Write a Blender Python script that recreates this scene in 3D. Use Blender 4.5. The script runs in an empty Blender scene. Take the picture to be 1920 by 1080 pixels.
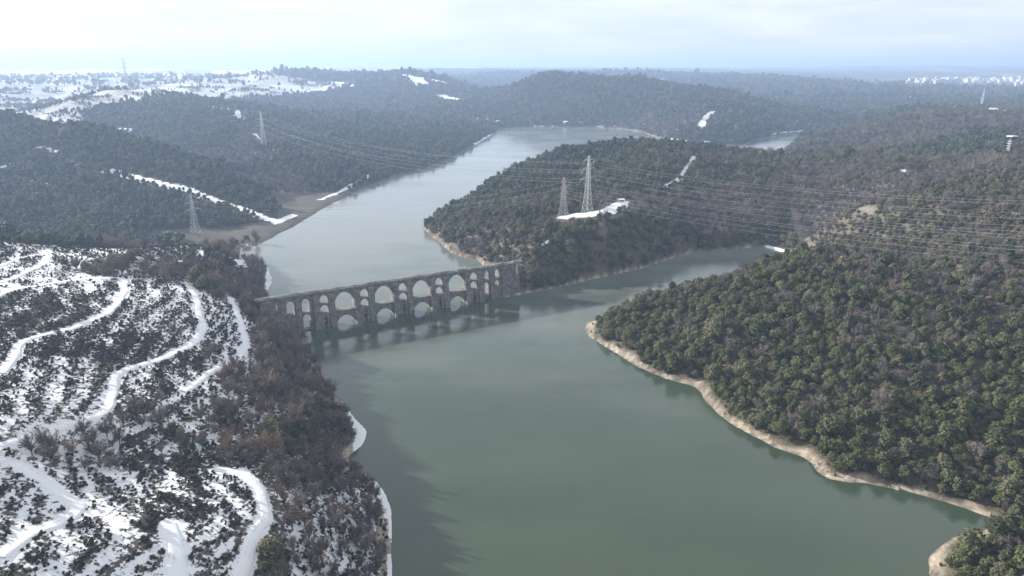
import bpy, bmesh, math, random
import numpy as np

random.seed(7)
RNG = np.random.default_rng(7)
SC = bpy.context.scene
COL = SC.collection

# ------------------------------------------------------------------ camera
HC = 170.0                                   # drone height above the lake
FPX = 1280.0
PITCH = math.atan((540 - 128) / FPX)
SP, CP = math.sin(PITCH), math.cos(PITCH)
cam_d = bpy.data.cameras.new('camera')
cam_d.sensor_width = 36.0
cam_d.lens = 24.0
cam_d.clip_start = 1.0
cam_d.clip_end = 90000.0
cam = bpy.data.objects.new('camera', cam_d)
COL.objects.link(cam)
cam.location = (0, 0, HC)
cam.rotation_euler = (math.pi / 2 - PITCH, 0, 0)
SC.camera = cam

# ------------------------------------------------------------------ sky, sun, exposure
SUN_LEFT = math.radians(68.0)                # degrees left of the viewing direction (+Y)
SUN_EL = math.radians(21.0)
world = bpy.data.worlds.new('World')
SC.world = world
world.use_nodes = True
wn, wl = world.node_tree.nodes, world.node_tree.links
wn.clear()
sky = wn.new('ShaderNodeTexSky')
sky.sky_type = 'NISHITA'
sky.sun_disc = False
sky.sun_elevation = SUN_EL
sky.sun_rotation = -SUN_LEFT
sky.altitude = 200
sky.air_density = 1.0
sky.dust_density = 1.2
sky.ozone_density = 1.3
tc = wn.new('ShaderNodeTexCoord')
mp = wn.new('ShaderNodeMapping')
mp.inputs['Scale'].default_value = (1.0, 1.0, 5.0)
cl = wn.new('ShaderNodeTexNoise')
cl.inputs['Scale'].default_value = 2.6
cl.inputs['Detail'].default_value = 7
cl.inputs['Roughness'].default_value = 0.55
cr = wn.new('ShaderNodeMapRange')
cr.inputs['From Min'].default_value = 0.40
cr.inputs['From Max'].default_value = 0.85
cr.inputs['To Min'].default_value = 0.72
cr.inputs['To Max'].default_value = 0.96
veil = wn.new('ShaderNodeMix')
veil.data_type = 'RGBA'
veil.inputs['B'].default_value = (7.25, 7.35, 7.5, 1)
bg = wn.new('ShaderNodeBackground')
bg.inputs['Strength'].default_value = 0.067
wo = wn.new('ShaderNodeOutputWorld')
wl.new(tc.outputs['Generated'], mp.inputs['Vector'])
wl.new(mp.outputs['Vector'], cl.inputs['Vector'])
wl.new(cl.outputs['Fac'], cr.inputs['Value'])
cl2 = wn.new('ShaderNodeTexNoise')                # faint streaky cloud in the veil
cl2.inputs['Scale'].default_value = 5.5
cl2.inputs['Detail'].default_value = 8
cl2.inputs['Roughness'].default_value = 0.6
cl2.inputs['Distortion'].default_value = 0.4
mp2 = wn.new('ShaderNodeMapping')
mp2.inputs['Scale'].default_value = (1.0, 1.0, 7.0)
wl.new(tc.outputs['Generated'], mp2.inputs['Vector'])
wl.new(mp2.outputs['Vector'], cl2.inputs['Vector'])
cloud = wn.new('ShaderNodeValToRGB')
cloud.color_ramp.elements[0].position = 0.38
cloud.color_ramp.elements[0].color = (6.5, 6.75, 7.05, 1)
cloud.color_ramp.elements[1].position = 0.68
cloud.color_ramp.elements[1].color = (8.3, 8.3, 8.3, 1)
wl.new(cl2.outputs['Fac'], cloud.inputs['Fac'])
wl.new(cloud.outputs['Color'], veil.inputs['B'])
wl.new(cr.outputs['Result'], veil.inputs['Factor'])
wl.new(sky.outputs['Color'], veil.inputs['A'])
wl.new(veil.outputs['Result'], bg.inputs['Color'])
wl.new(bg.outputs['Background'], wo.inputs['Surface'])

sun_d = bpy.data.lights.new('sun', 'SUN')
sun_d.energy = 5.0
sun_d.angle = math.radians(0.6)
sun_d.color = (1.0, 0.945, 0.86)
sun = bpy.data.objects.new('sun', sun_d)
COL.objects.link(sun)
SUNV = np.array([-math.sin(SUN_LEFT) * math.cos(SUN_EL), math.cos(SUN_LEFT) * math.cos(SUN_EL), math.sin(SUN_EL)])
sun.rotation_euler = (math.pi / 2 - SUN_EL, 0, SUN_LEFT + math.pi)
sun.location = (-300, 250, 400)

SC.view_settings.view_transform = 'Standard'
SC.view_settings.look = 'None'
SC.view_settings.exposure = 1.15
SC.view_settings.gamma = 1.0
SC.view_settings.use_curve_mapping = False
SC.render.engine = 'CYCLES'
SC.cycles.use_denoising = True
SC.cycles.max_bounces = 4
SC.cycles.diffuse_bounces = 2
SC.cycles.glossy_bounces = 2
SC.cycles.transmission_bounces = 2
SC.cycles.volume_bounces = 0
SC.cycles.sample_clamp_indirect = 4.0

HAZE_DENSITY = 0.00016

# ------------------------------------------------------------------ survey helpers
def ray(x, y):
    u, v = (x - 960) / FPX, (540 - y) / FPX
    return np.array([u, CP + v * SP, -SP + v * CP])

def at(x, y, z=0.0):
    """ground point at height z on the sight line through photo point x, y"""
    d = ray(x, y)
    t = (HC - z) / -d[2]
    return d[0] * t, d[1] * t, z

def atY(x, y, Y):
    d = ray(x, y)
    t = Y / d[1]
    return d[0] * t, Y, HC + d[2] * t

def project(P):
    P = np.atleast_2d(P).astype(float)
    dz = P[:, 2] - HC
    fw = P[:, 1] * CP - dz * SP
    up = P[:, 1] * SP + dz * CP
    fw = np.where(fw < 1, 1, fw)
    return 960 + FPX * P[:, 0] / fw, 540 - FPX * up / fw, fw

def vnoise(x, y, seed=0):
    xi, yi = np.floor(x).astype(np.int64), np.floor(y).astype(np.int64)
    fx, fy = x - xi, y - yi
    fx, fy = fx * fx * (3 - 2 * fx), fy * fy * (3 - 2 * fy)
    def h(a, b):
        n = (a * 374761393 + b * 668265263 + seed * 974634777) & 0xFFFFFFFF
        n = ((n ^ (n >> 13)) * 1274126177) & 0xFFFFFFFF
        return ((n ^ (n >> 16)) & 0xFFFFFF) / float(0xFFFFFF)
    a, b, c, d = h(xi, yi), h(xi + 1, yi), h(xi, yi + 1), h(xi + 1, yi + 1)
    return (a * (1 - fx) + b * fx) * (1 - fy) + (c * (1 - fx) + d * fx) * fy

def fbm(x, y, seed=0, octv=4, gain=0.5):
    s, a, t = 0.0, 1.0, 0.0
    for o in range(octv):
        s = s + a * (vnoise(x * 2 ** o + 17.3 * o, y * 2 ** o - 9.1 * o, seed + o) - 0.5)
        t += a
        a *= gain
    return s / t * 2

def sstep(a, b, x):
    t = np.clip((x - a) / (b - a), 0, 1)
    return t * t * (3 - 2 * t)

# ------------------------------------------------------------------ lake outline
def A2(*pts):
    return [at(x, y)[:2] for x, y in pts]

BR_A = np.array(at(590, 615))
BR_B = np.array(at(910, 560))
BR_D = (BR_B - BR_A) / np.linalg.norm(BR_B - BR_A)
BR_N = np.array([BR_D[1], -BR_D[0], 0.0])    # towards the drone

def bw(s, n=0.0):
    p = BR_A + BR_D * s + BR_N * n
    return (p[0], p[1])

LAKE = []
LAKE += [(230, -80), (205, 0), (175, 80), (152, 150)]
LAKE += A2((1744, 1080), (1741, 1052), (1758, 1030), (1790, 1010), (1812, 1003), (1845, 992), (1868, 980), (1856, 971), (1815, 955),
           (1775, 942), (1730, 930), (1690, 920), (1630, 908), (1590, 904), (1555, 898), (1533, 885), (1524, 868), (1500, 855),
           (1450, 838), (1400, 812), (1350, 780), (1322, 755), (1314, 736), (1300, 726), (1250, 711), (1200, 690), (1150, 660), (1112, 636), (1095, 622))
LAKE += [(52, 447), (80, 474), (125, 505), (175, 540), (225, 580), (262, 612)]
LAKE += A2((1478, 474), (1450, 465), (1410, 465), (1360, 468), (1300, 473), (1255, 487), (1200, 505), (1130, 520), (1060, 537), (990, 551), (935, 560))
LAKE += [bw(141, 5), bw(140, -5), (-8, 540), (-22, 580)]
LAKE += A2((893, 487), (868, 483), (845, 474), (825, 456), (800, 436), (792, 428))
LAKE += [(-97, 775), (-88, 830), (-62, 910), (-20, 1010), (50, 1110), (130, 1190), (230, 1240), (330, 1270), (430, 1300), (540, 1400), (610, 1520)]
LAKE += A2((1478, 273), (1490, 264), (1503, 254), (1514, 247), (1490, 249), (1450, 257), (1420, 265), (1392, 273),
           (1350, 272), (1295, 270), (1245, 264), (1226, 257), (1205, 249), (1170, 243), (1110, 238), (1040, 238), (975, 238), (935, 241),
           (928, 250), (905, 264), (872, 284), (835, 304), (790, 318), (740, 330), (690, 350), (655, 366), (625, 380), (596, 398), (570, 412), (552, 424), (520, 440), (490, 456), (470, 464))
LAKE += [(-285, 648), (-272, 628), (-244, 618), (-224, 600)]
LAKE += A2((508, 512), (509, 530), (502, 545))
LAKE += [(-180, 490), bw(-22, -8), bw(-8, -4), bw(-6, 6)]
LAKE += A2((578, 648), (596, 690), (625, 728), (648, 758), (668, 784), (686, 812), (680, 836), (655, 856), (668, 880), (706, 902), (726, 930), (736, 962), (738, 1000), (736, 1080))
LAKE += [(-45, 160), (-52, 90), (-75, 0), (-95, -80)]
LAKE = np.array(LAKE, float)

def resample(poly, closed, step_px=None):
    out = []
    n = len(poly)
    for i in range(n if closed else n - 1):
        a, b = poly[i], poly[(i + 1) % n]
        r = max(120, min(np.hypot(*a), np.hypot(*b)))
        k = max(1, int(np.hypot(*(b - a)) / (0.05 * r)))
        for j in range(k):
            out.append(a + (b - a) * j / k)
    return np.array(out)

def seg_dist(X, Y, poly, closed=False):
    best = np.full(X.shape, 1e12)
    n = len(poly)
    for i in range(n if closed else n - 1):
        ax, ay = poly[i]
        bx, by = poly[(i + 1) % n]
        dx, dy = bx - ax, by - ay
        L = dx * dx + dy * dy + 1e-9
        t = np.clip(((X - ax) * dx + (Y - ay) * dy) / L, 0, 1)
        best = np.minimum(best, (X - ax - t * dx) ** 2 + (Y - ay - t * dy) ** 2)
    return np.sqrt(best)

def inside(X, Y, poly):
    c = np.zeros(X.shape, bool)
    n = len(poly)
    for i in range(n):
        ax, ay = poly[i]
        bx, by = poly[i - 1]
        if ay == by:
            continue
        c ^= ((ay > Y) != (by > Y)) & (X < (bx - ax) * (Y - ay) / (by - ay) + ax)
    return c

# ------------------------------------------------------------------ height control points
CTRL = []
def cz(*rows):                               # photo point + height
    for x, y, z in rows:
        CTRL.append(at(x, y, z))
def cy(*rows, drop=0.0):                     # photo point + distance
    for x, y, Y in rows:
        p = atY(x, y, Y)
        CTRL.append((p[0], p[1], max(0.5, p[2] - drop)))
def cw(*rows):
    CTRL.extend(rows)
# snowy near hill
cz((512, 562, 21), (470, 600, 27), (455, 680, 25), (400, 720, 29), (500, 740, 21), (560, 720, 13), (600, 830, 12), (550, 800, 19),
   (430, 830, 26), (350, 780, 32), (250, 800, 36), (100, 800, 42), (0, 800, 46), (200, 700, 41), (0, 650, 49), (350, 600, 36),
   (430, 560, 30), (200, 600, 43), (0, 560, 50), (250, 520, 42), (400, 505, 28), (455, 490, 18), (100, 480, 45), (300, 468, 38),
   (0, 458, 50), (380, 465, 27), (480, 900, 25), (450, 1000, 28), (600, 1000, 18), (660, 960, 9), (300, 900, 30), (300, 1050, 30),
   (100, 950, 36), (0, 1050, 40), (0, 900, 44), (600, 930, 15), (200, 860, 31))
cw((-350, 300, 55), (-300, 200, 52), (-220, 100, 45), (-450, 400, 58), (-130, 40, 28), (-330, 585, 12), (-400, 590, 16), (-500, 600, 22),
   (-290, 575, 12), (-420, 640, 3), (-520, 660, 6), (-640, 640, 20), (-330, 640, 1.0), (-600, 500, 60))
# blue wooded hill with the snowy road
cz((0, 430, 10), (200, 432, 6), (330, 432, 3), (0, 350, 28), (200, 350, 26), (300, 400, 8), (400, 390, 11), (440, 425, 1.5), (200, 300, 46),
   (350, 348, 28), (0, 300, 48), (0, 250, 74), (540, 378, 1.0), (565, 385, 1.0), (420, 450, 0.8), (470, 440, 0.8), (480, 405, 5), (560, 395, 0.8))
cy((0, 207, 1150), (150, 236, 1080), (280, 270, 1020), (420, 326, 930), (490, 366, 880), drop=4)
cw((-400, 1060, 8), (-500, 1150, 10), (-620, 1260, 18), (-770, 1320, 30), (-930, 1400, 45), (-1100, 1450, 60), (-1050, 1150, 105), (-1200, 1050, 110), (-360, 990, 3))
# second wooded ridge
cz((480, 285, 30), (600, 300, 22), (400, 252, 45), (300, 232, 52), (500, 240, 46), (700, 275, 18), (800, 280, 8), (620, 345, 6), (540, 330, 12), (420, 300, 18))
cy((150, 190, 1850), (200, 178, 1900), (230, 175, 1900), (300, 184, 1900), (400, 199, 1850), (480, 212, 1800), (600, 232, 1780), (750, 240, 1800), (860, 243, 1800), drop=2)
cw((-1050, 2350, 35), (-800, 2300, 30), (-620, 2250, 22), (-430, 2200, 16), (-280, 2150, 14), (-1350, 2300, 50), (-170, 2080, 14))
# third ridge with snow patches
cy((700, 185, 2900), (600, 170, 3200), (840, 185, 2900), (850, 215, 2300), (915, 220, 2250), (560, 136, 3900), (700, 136, 3700), (780, 143, 3500),
   (830, 155, 3300), (880, 176, 3000), (905, 193, 2800))
cy((940, 205, 3400), (900, 172, 4400), (820, 142, 5500), (450, 190, 2700), (650, 215, 2400))
# snow plateau
cy((60, 200, 2300), (0, 205, 2100), (130, 205, 2000), (300, 172, 2900), (150, 175, 2800), (100, 152, 4000), (400, 150, 4000), (500, 172, 2800), (0, 140, 5500), (250, 136, 6000), (600, 131, 7000), (-200, 150, 4000), (-200, 200, 1900))
# hill at the lake head
cy((930, 225, 2300), (1000, 180, 2500), (1030, 141, 2800), (1100, 150, 2750), (1240, 152, 2750), (1030, 190, 2450), (1100, 215, 2250), (1200, 205, 2250), (1330, 200, 2100),
   (1300, 240, 1760), (1400, 235, 1850), (1350, 170, 2500), (1440, 187, 2450), (1500, 222, 2080), (1560, 207, 2380), (1610, 216, 2350), (1350, 255, 1680))
cw((900, 2700, 20), (500, 3300, 60), (300, 3300, 80))
# far country
cy((1300, 152, 4500), (1500, 162, 4000), (1700, 168, 4200), (1700, 187, 3100), (1850, 190, 3000), (1850, 160, 5000), (1900, 138, 7500), (1600, 138, 7500),
   (1000, 138, 5500), (1200, 134, 8000), (1920, 164, 4800), (1780, 156, 5200), (2150, 160, 5000), (2150, 190, 3000), (1200, 140, 5000), (1640, 200, 2700), (1750, 200, 2600))
cy((200, 131, 12000), (700, 131, 12000), (1100, 128, 14000), (1400, 128, 14000), (1750, 124, 14000), (2000, 126, 13000), (-100, 130, 12000),
   (500, 130, 20000), (1000, 129, 22000), (1500, 129, 22000), (1900, 126, 22000), (0, 130, 20000))
# peninsula beyond the aqueduct
cz((1100, 402, 39), (1055, 408, 36), (985, 470, 24), (967, 494, 24), (1040, 440, 31), (1180, 420, 36), (1280, 420, 28), (1400, 430, 14), (1480, 455, 5), (1000, 520, 9), (1100, 500, 12), (1200, 480, 12),
   (1150, 450, 28), (870, 440, 15), (900, 400, 25), (1000, 380, 36), (1100, 340, 42), (1200, 345, 41), (1300, 350, 38), (850, 400, 16), (950, 430, 28), (930, 470, 14), (820, 425, 7),
   (1400, 360, 36), (1440, 400, 26), (1500, 440, 8), (1500, 340, 44), (1250, 380, 36))
cy((835, 382, 850), (900, 342, 920), (960, 318, 980), (1010, 303, 1050), (1100, 284, 1110), (1180, 276, 1160), (1290, 281, 1170), drop=3)
cy((1400, 287, 1150), (1500, 289, 1150), (1600, 294, 1120), drop=10)
# right-hand country
cz((1560, 470, 17), (1740, 495, 45), (1740, 450, 49), (1740, 400, 58), (1740, 350, 66), (1900, 330, 74), (1900, 420, 62), (1740, 305, 64), (1600, 330, 52), (1600, 400, 40), (1550, 430, 20), (1850, 300, 66), (1520, 380, 30))
cy((1830, 205, 1500), (1750, 211, 1500), (1620, 234, 1480), (1500, 262, 1400), (1920, 209, 1500), (1650, 266, 1280), (1850, 240, 1250), (1650, 288, 1080), (1850, 288, 960), (1900, 257, 1100), (1560, 268, 1300), (2100, 215, 1500), (2100, 280, 1000), drop=3)
cw((900, 2050, 30), (1200, 2000, 50), (760, 1300, 60))
# near wooded headland
cz((1200, 576, 16), (1300, 541, 24), (1400, 511, 32), (1500, 491, 37), (1600, 492, 43), (1700, 700, 22), (1900, 800, 13), (1900, 650, 32), (1900, 550, 51), (1920, 512, 57), (1500, 600, 27), (1300, 600, 17), (1200, 610, 9), (1700, 570, 42), (1500, 700, 14), (1400, 680, 14), (1600, 800, 9), (1800, 880, 6), (1350, 640, 17),
   (1900, 990, 4), (1850, 1060, 6), (1900, 1060, 9))
cw((300, 200, 22), (350, 300, 45), (420, 370, 60), (500, 500, 72), (700, 800, 78), (260, 110, 16), (290, 0, 20), (600, 300, 70), (230, 560, 14), (150, 480, 8), (190, 510, 14), (265, 590, 6), (250, 530, 24))

shore_pts = resample(LAKE, True)
CTRL += [(p[0], p[1], 0.0) for p in shore_pts if np.hypot(*p) > 40]
C = np.array(CTRL, float)

def warp(x, y):
    r = np.hypot(x, y)
    return np.arctan2(x, y), np.log(r)

CQ = np.stack(warp(C[:, 0], C[:, 1]), 1)
KEEP = [0]
for i in range(1, len(CQ)):
    if np.min(np.hypot(*(CQ[KEEP] - CQ[i]).T)) > 0.006:
        KEEP.append(i)
CQ, C = CQ[KEEP], C[KEEP]
KC = 0.012
n = len(C)
D2 = ((CQ[:, None] - CQ[None]) ** 2).sum(2)
Phi = -np.sqrt(D2 + KC * KC) + np.eye(n) * 0.0012
Pm = np.concatenate([np.ones((n, 1)), CQ], 1)
M = np.block([[Phi, Pm], [Pm.T, np.zeros((3, 3))]])
W = np.linalg.solve(M, np.concatenate([C[:, 2], np.zeros(3)]))

def rbf(x, y):
    q = np.stack(warp(x, y), 1)
    out = np.empty(len(q))
    for a in range(0, len(q), 20000):
        b = q[a:a + 20000]
        d2 = ((b[:, None] - CQ[None]) ** 2).sum(2)
        out[a:a + 20000] = -np.sqrt(d2 + KC * KC) @ W[:n] + W[n] + b @ W[n + 1:]
    return out

# ------------------------------------------------------------------ terrain grid (fan around the drone)
NT, NR = 540, 640
TH0, TH1 = math.radians(-66), math.radians(66)
LR0, LR1 = math.log(30.0), math.log(24000.0)
th = np.linspace(TH0, TH1, NT)
lr = np.linspace(LR0, LR1, NR)
TT, LL = np.meshgrid(th, lr, indexing='ij')
GX, GY = (np.exp(LL) * np.sin(TT)).ravel(), (np.exp(LL) * np.cos(TT)).ravel()
GR = np.hypot(GX, GY)
SD = seg_dist(GX, GY, LAKE, True)
WATER = inside(GX, GY, LAKE)
SD = np.where(WATER, -SD, SD)
# ragged shoreline
SD = SD + fbm(GX / 14, GY / 14, 3, 3) * 1.6 + fbm(GX / 60, GY / 60, 5, 2) * np.clip((GR - 300) / 400, 0, 3)
Z0 = np.clip(rbf(GX, GY), 0, 230)
near = 1 - sstep(500, 1500, GR)
amp = (2.6 * fbm(GX / 45, GY / 45, 11, 4)) * sstep(8, 50, SD)
amp += 5.0 * fbm(GX / 170, GY / 170, 21, 4) * sstep(30, 140, SD) * sstep(350, 900, GR)
rid = 1 - np.abs(fbm(GX / 420, GY / 420, 31, 4)) * 2
amp += (rid - 0.55) * 22 * sstep(60, 320, SD) * sstep(1100, 2200, GR)
amp += fbm(GX / 1800, GY / 1800, 41, 5) * 30 * sstep(3200, 6000, GR)
land = Z0 * (1 - np.exp(-np.clip(SD - 3.5, 0, None) / 13.0)) + np.minimum(np.clip(SD, 0, None) * 0.2, 1.6) + amp
land = np.maximum(land, np.minimum(np.clip(SD, 0, None) * 0.12, 1.2))
GZ = np.where(SD > 0, land, np.maximum(SD * 0.35, -9.0))
ZG = GZ.reshape(NT, NR)
SG = SD.reshape(NT, NR)

def lookup(grid, x, y):
    a = (np.arctan2(x, y) - TH0) / (TH1 - TH0) * (NT - 1)
    b = (np.log(np.maximum(np.hypot(x, y), 31)) - LR0) / (LR1 - LR0) * (NR - 1)
    a, b = np.clip(a, 0, NT - 1.001), np.clip(b, 0, NR - 1.001)
    i, j = a.astype(int), b.astype(int)
    fa, fb = a - i, b - j
    return (grid[i, j] * (1 - fa) + grid[i + 1, j] * fa) * (1 - fb) + (grid[i, j + 1] * (1 - fa) + grid[i + 1, j + 1] * fa) * fb

def height(x, y):
    return lookup(ZG, np.asarray(x, float), np.asarray(y, float))

TS = np.exp(np.linspace(math.log(60), math.log(20000), 1600))
def hit(x, y):
    d = ray(x, y)
    P = d[None] * TS[:, None]
    below = (HC + P[:, 2]) < height(P[:, 0], P[:, 1])
    k = int(np.argmax(below)) if below.any() else len(TS) - 1
    lo, hi = TS[max(k - 1, 0)], TS[k]
    for _ in range(12):
        m = (lo + hi) / 2
        if HC + d[2] * m < float(height(d[0] * m, d[1] * m)):
            hi = m
        else:
            lo = m
    return d[0] * hi, d[1] * hi

def hits(*pts):
    return np.array([hit(x, y) for x, y in pts])

def visible(P, lift=4.0):
    """True where the point (lifted) is in frame and no ground stands before it"""
    px, py, fw = project(P)
    ok = (px > -20) & (px < 1940) & (py > 0) & (py < 1110)
    f = np.linspace(0.15, 0.985, 60)
    Q = np.array([0, 0, HC]) + (P + [0, 0, lift] - [0, 0, HC])[:, None, :] * f[None, :, None]
    hz = height(Q[:, :, 0].ravel(), Q[:, :, 1].ravel()).reshape(Q.shape[:2])
    return ok & ~((hz > Q[:, :, 2]).any(1))

# ------------------------------------------------------------------ land cover classes
# G evergreen wood, X mixed, B bare grey wood, Y dry scrub wood, P dark pines, S snow with shrubs, K snow with thick shrubs,
# T bare brown bank trees, F far blue forest, O open snow fields, M mud, C town
CLS = []
def cc(c, *pts):
    for x, y in pts:
        h = hit(x, y)
        CLS.append((h[0], h[1], c))
cc('G', (1200, 600), (1250, 640), (1300, 590), (1350, 660), (1400, 560), (1400, 700), (1450, 620), (1500, 780), (1500, 530), (1550, 700), (1600, 840), (1650, 760), (1700, 850), (1800, 900), (1900, 900), (1900, 820), (1800, 800), (1850, 1050), (1900, 1020), (1500, 660), (1150, 610), (1850, 700), (1300, 690), (1600, 560))
cc('X', (1620, 640), (1700, 700), (1750, 620), (1800, 720), (1650, 560), (1850, 560), (1900, 620), (1300, 540))
cc('X', (1600, 520), (1800, 530), (1700, 515), (1900, 530))
cc('Y', (1700, 430), (1800, 420), (1900, 420), (1650, 450), (1800, 360), (1900, 360), (1700, 380), (1580, 460), (1850, 470), (1600, 430))
cc('B', (1740, 330), (1600, 390), (1550, 350), (1450, 400), (1400, 390), (1300, 400), (1500, 400), (1680, 330), (1250, 400), (1580, 310), (1200, 400), (1350, 430), (1140, 430))
cc('X', (1400, 330), (1500, 310), (1350, 300), (1150, 340), (1600, 300), (1250, 310), (1450, 290), (1000, 420), (900, 430), (850, 420), (950, 400), (1050, 440), (930, 460), (1000, 450))
cc('P', (1000, 350), (900, 360), (1050, 300), (1150, 280), (1250, 280), (1100, 290), (950, 330), (1180, 360), (1230, 350), (850, 390), (1080, 360), (1020, 320))
cc('G', (1160, 440), (1230, 440), (1120, 425), (1300, 430), (1380, 450), (1000, 510), (1050, 500), (1100, 480), (1150, 480), (1200, 460), (1250, 460), (1300, 450), (1350, 445), (1400, 440), (1100, 450), (960, 530), (1050, 470))
cc('B', (1700, 240), (1800, 230), (1620, 260), (1700, 270), (1560, 265), (1880, 225), (1640, 240))
cc('P', (1850, 260), (1900, 260), (1800, 275), (1900, 285), (1850, 285))
cc('S', (40, 470), (140, 480), (200, 480), (280, 570), (310, 590), (330, 630), (270, 620), (420, 600), (400, 640), (260, 560), (60, 720), (120, 700), (150, 740), (80, 760), (30, 780), (200, 640), (60, 900), (60, 930), (180, 900), (200, 950), (250, 910), (200, 1020), (120, 1040), (260, 1040), (300, 720), (330, 760), (20, 540), (120, 540), (200, 535), (380, 740), (400, 930), (430, 960), (390, 1040), (420, 900), (90, 1070), (30, 990))
cc('K', (60, 560), (120, 570), (180, 570), (250, 630), (180, 650), (300, 660), (100, 640), (330, 470), (270, 480), (420, 480), (230, 660), (400, 490), (260, 740), (250, 840), (60, 600), (350, 960), (380, 920), (300, 960), (370, 880), (280, 860), (60, 650), (20, 590))
cc('T', (450, 530), (480, 560), (500, 600), (490, 640), (540, 620), (550, 680), (500, 700), (460, 720), (540, 750), (600, 750), (580, 820), (500, 810), (440, 800), (620, 830), (640, 790), (540, 850), (530, 950), (620, 880), (540, 900), (525, 1050), (600, 880), (400, 510), (350, 515), (520, 1000), (660, 900), (430, 860), (280, 510), (490, 480), (470, 500), (440, 470), (570, 650))
cc('U', (400, 830), (460, 790), (350, 820), (250, 815), (130, 835), (60, 855), (560, 990), (590, 950), (640, 1000), (700, 960), (690, 1040), (600, 1060), (560, 1060), (300, 840), (180, 860), (430, 750), (480, 760), (620, 940), (470, 690), (660, 950), (550, 1020))
cc('P', (100, 452), (200, 452), (300, 458), (20, 452), (440, 505), (390, 500))
cc('F', (50, 300), (100, 350), (50, 400), (150, 400), (250, 400), (350, 400), (250, 300), (150, 270), (350, 330), (450, 370), (500, 390), (300, 370), (450, 400), (350, 420), (200, 425), (50, 250), (180, 340), (380, 360))
cc('F', (250, 200), (350, 230), (450, 240), (550, 280), (650, 310), (700, 290), (800, 290), (600, 340), (400, 270), (550, 240), (700, 255), (850, 265), (900, 250), (500, 320), (300, 260), (600, 260))
cc('B', (470, 265), (430, 280), (520, 350), (460, 300))
cc('F', (600, 200), (700, 200), (800, 200), (700, 170), (850, 230), (500, 195), (780, 170), (600, 150), (880, 200))
cc('F', (1000, 210), (1100, 180), (1200, 180), (1050, 160), (1300, 200), (1400, 220), (1300, 170), (1500, 210), (1150, 220), (1250, 225), (980, 190), (1420, 250), (1350, 260))
cc('B', (1240, 245), (1210, 232))
cc('F', (1400, 165), (1550, 180), (1700, 190), (1300, 155), (1600, 160), (1850, 180), (1750, 175), (1000, 138), (900, 145), (1200, 140), (1500, 145))
cc('O', (50, 180), (150, 170), (100, 200), (250, 160), (350, 155), (450, 155), (50, 150), (170, 195), (300, 170), (420, 180), (200, 140), (400, 138), (80, 215), (500, 160), (30, 165), (550, 150))
cc('C', (1720, 157), (1760, 155), (1820, 154), (1870, 154), (1910, 156))
cc('M', (400, 452), (440, 448), (480, 445), (545, 385), (575, 382), (560, 395), (600, 380), (520, 432), (420, 442), (340, 438))
for x, y, c in ((-350, 300, 'S'), (-300, 200, 'S'), (-450, 420, 'S'), (-220, 90, 'S'), (-420, 640, 'M'), (-330, 640, 'M'), (-520, 660, 'F'), (350, 300, 'G'), (420, 420, 'X'), (260, 110, 'G'), (500, 550, 'Y'), (230, 560, 'G'), (700, 850, 'P'), (-60, 900, 'P'), (50, 1080, 'P'), (300, 1240, 'P'), (500, 1380, 'B'), (-60, 120, 'T'), (-700, 700, 'F'), (-260, 600, 'T'), (-330, 585, 'T'), (150, 500, 'G')):
    CLS.append((x, y, c))
CNAMES = 'GXBYPSKTFOMCU'
CQX = np.stack(warp(np.array([c[0] for c in CLS]), np.array([c[1] for c in CLS])), 1)
CID = np.array([CNAMES.index(c[2]) for c in CLS])

def classify(x, y):
    r = np.hypot(x, y)
    w = np.clip(r * 0.02, 6, 60)
    xx = x + fbm(x / (2.2 * w), y / (2.2 * w), 51, 3) * w * 1.1
    yy = y + fbm(x / (2.2 * w), y / (2.2 * w), 61, 3) * w * 1.6
    q = np.stack(warp(xx, yy), 1)
    out = np.empty(len(q), int)
    for a in range(0, len(q), 20000):
        b = q[a:a + 20000]
        out[a:a + 20000] = CID[np.argmin(((b[:, None] - CQX[None]) ** 2).sum(2), 1)]
    return out

# snow tracks and clearings: polylines (world) with half widths
def W_(hw, *pts):
    h_ = hits(*pts)
    return (h_, hw * (2.1 if np.hypot(*h_.mean(0)) > 1700 else 1.0))
TRACKS = [
    W_(2.2, (0, 530), (40, 515), (78, 497), (93, 480), (85, 470)),
    W_(2.0, (0, 553), (60, 538), (130, 527), (200, 522), (232, 524)),
    W_(2.0, (230, 511), (300, 498), (365, 487), (382, 472)),
    W_(2.3, (232, 524), (234, 545), (222, 568), (200, 588), (160, 606), (110, 622), (55, 636), (36, 648), (28, 668), (12, 690), (0, 700)),
    W_(2.0, (350, 530), (368, 560), (375, 595), (383, 612), (372, 632), (350, 652), (300, 674), (245, 690), (218, 704), (212, 735), (206, 760), (190, 778), (120, 802), (50, 824), (0, 836)),
    W_(1.7, (434, 560), (446, 590), (455, 615), (462, 648), (445, 672), (400, 695), (365, 722), (345, 735)),
    W_(2.6, (25, 868), (75, 895), (125, 935), (148, 950), (125, 975), (60, 1000), (0, 1045)),
    W_(2.2, (405, 880), (455, 890), (482, 912), (495, 945), (497, 975), (480, 1000), (468, 1030), (450, 1085)),
    W_(3.0, (315, 985), (328, 1010), (333, 1040), (330, 1085)),
    W_(1.3, (0, 500), (60, 480), (95, 478)),
]
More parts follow.
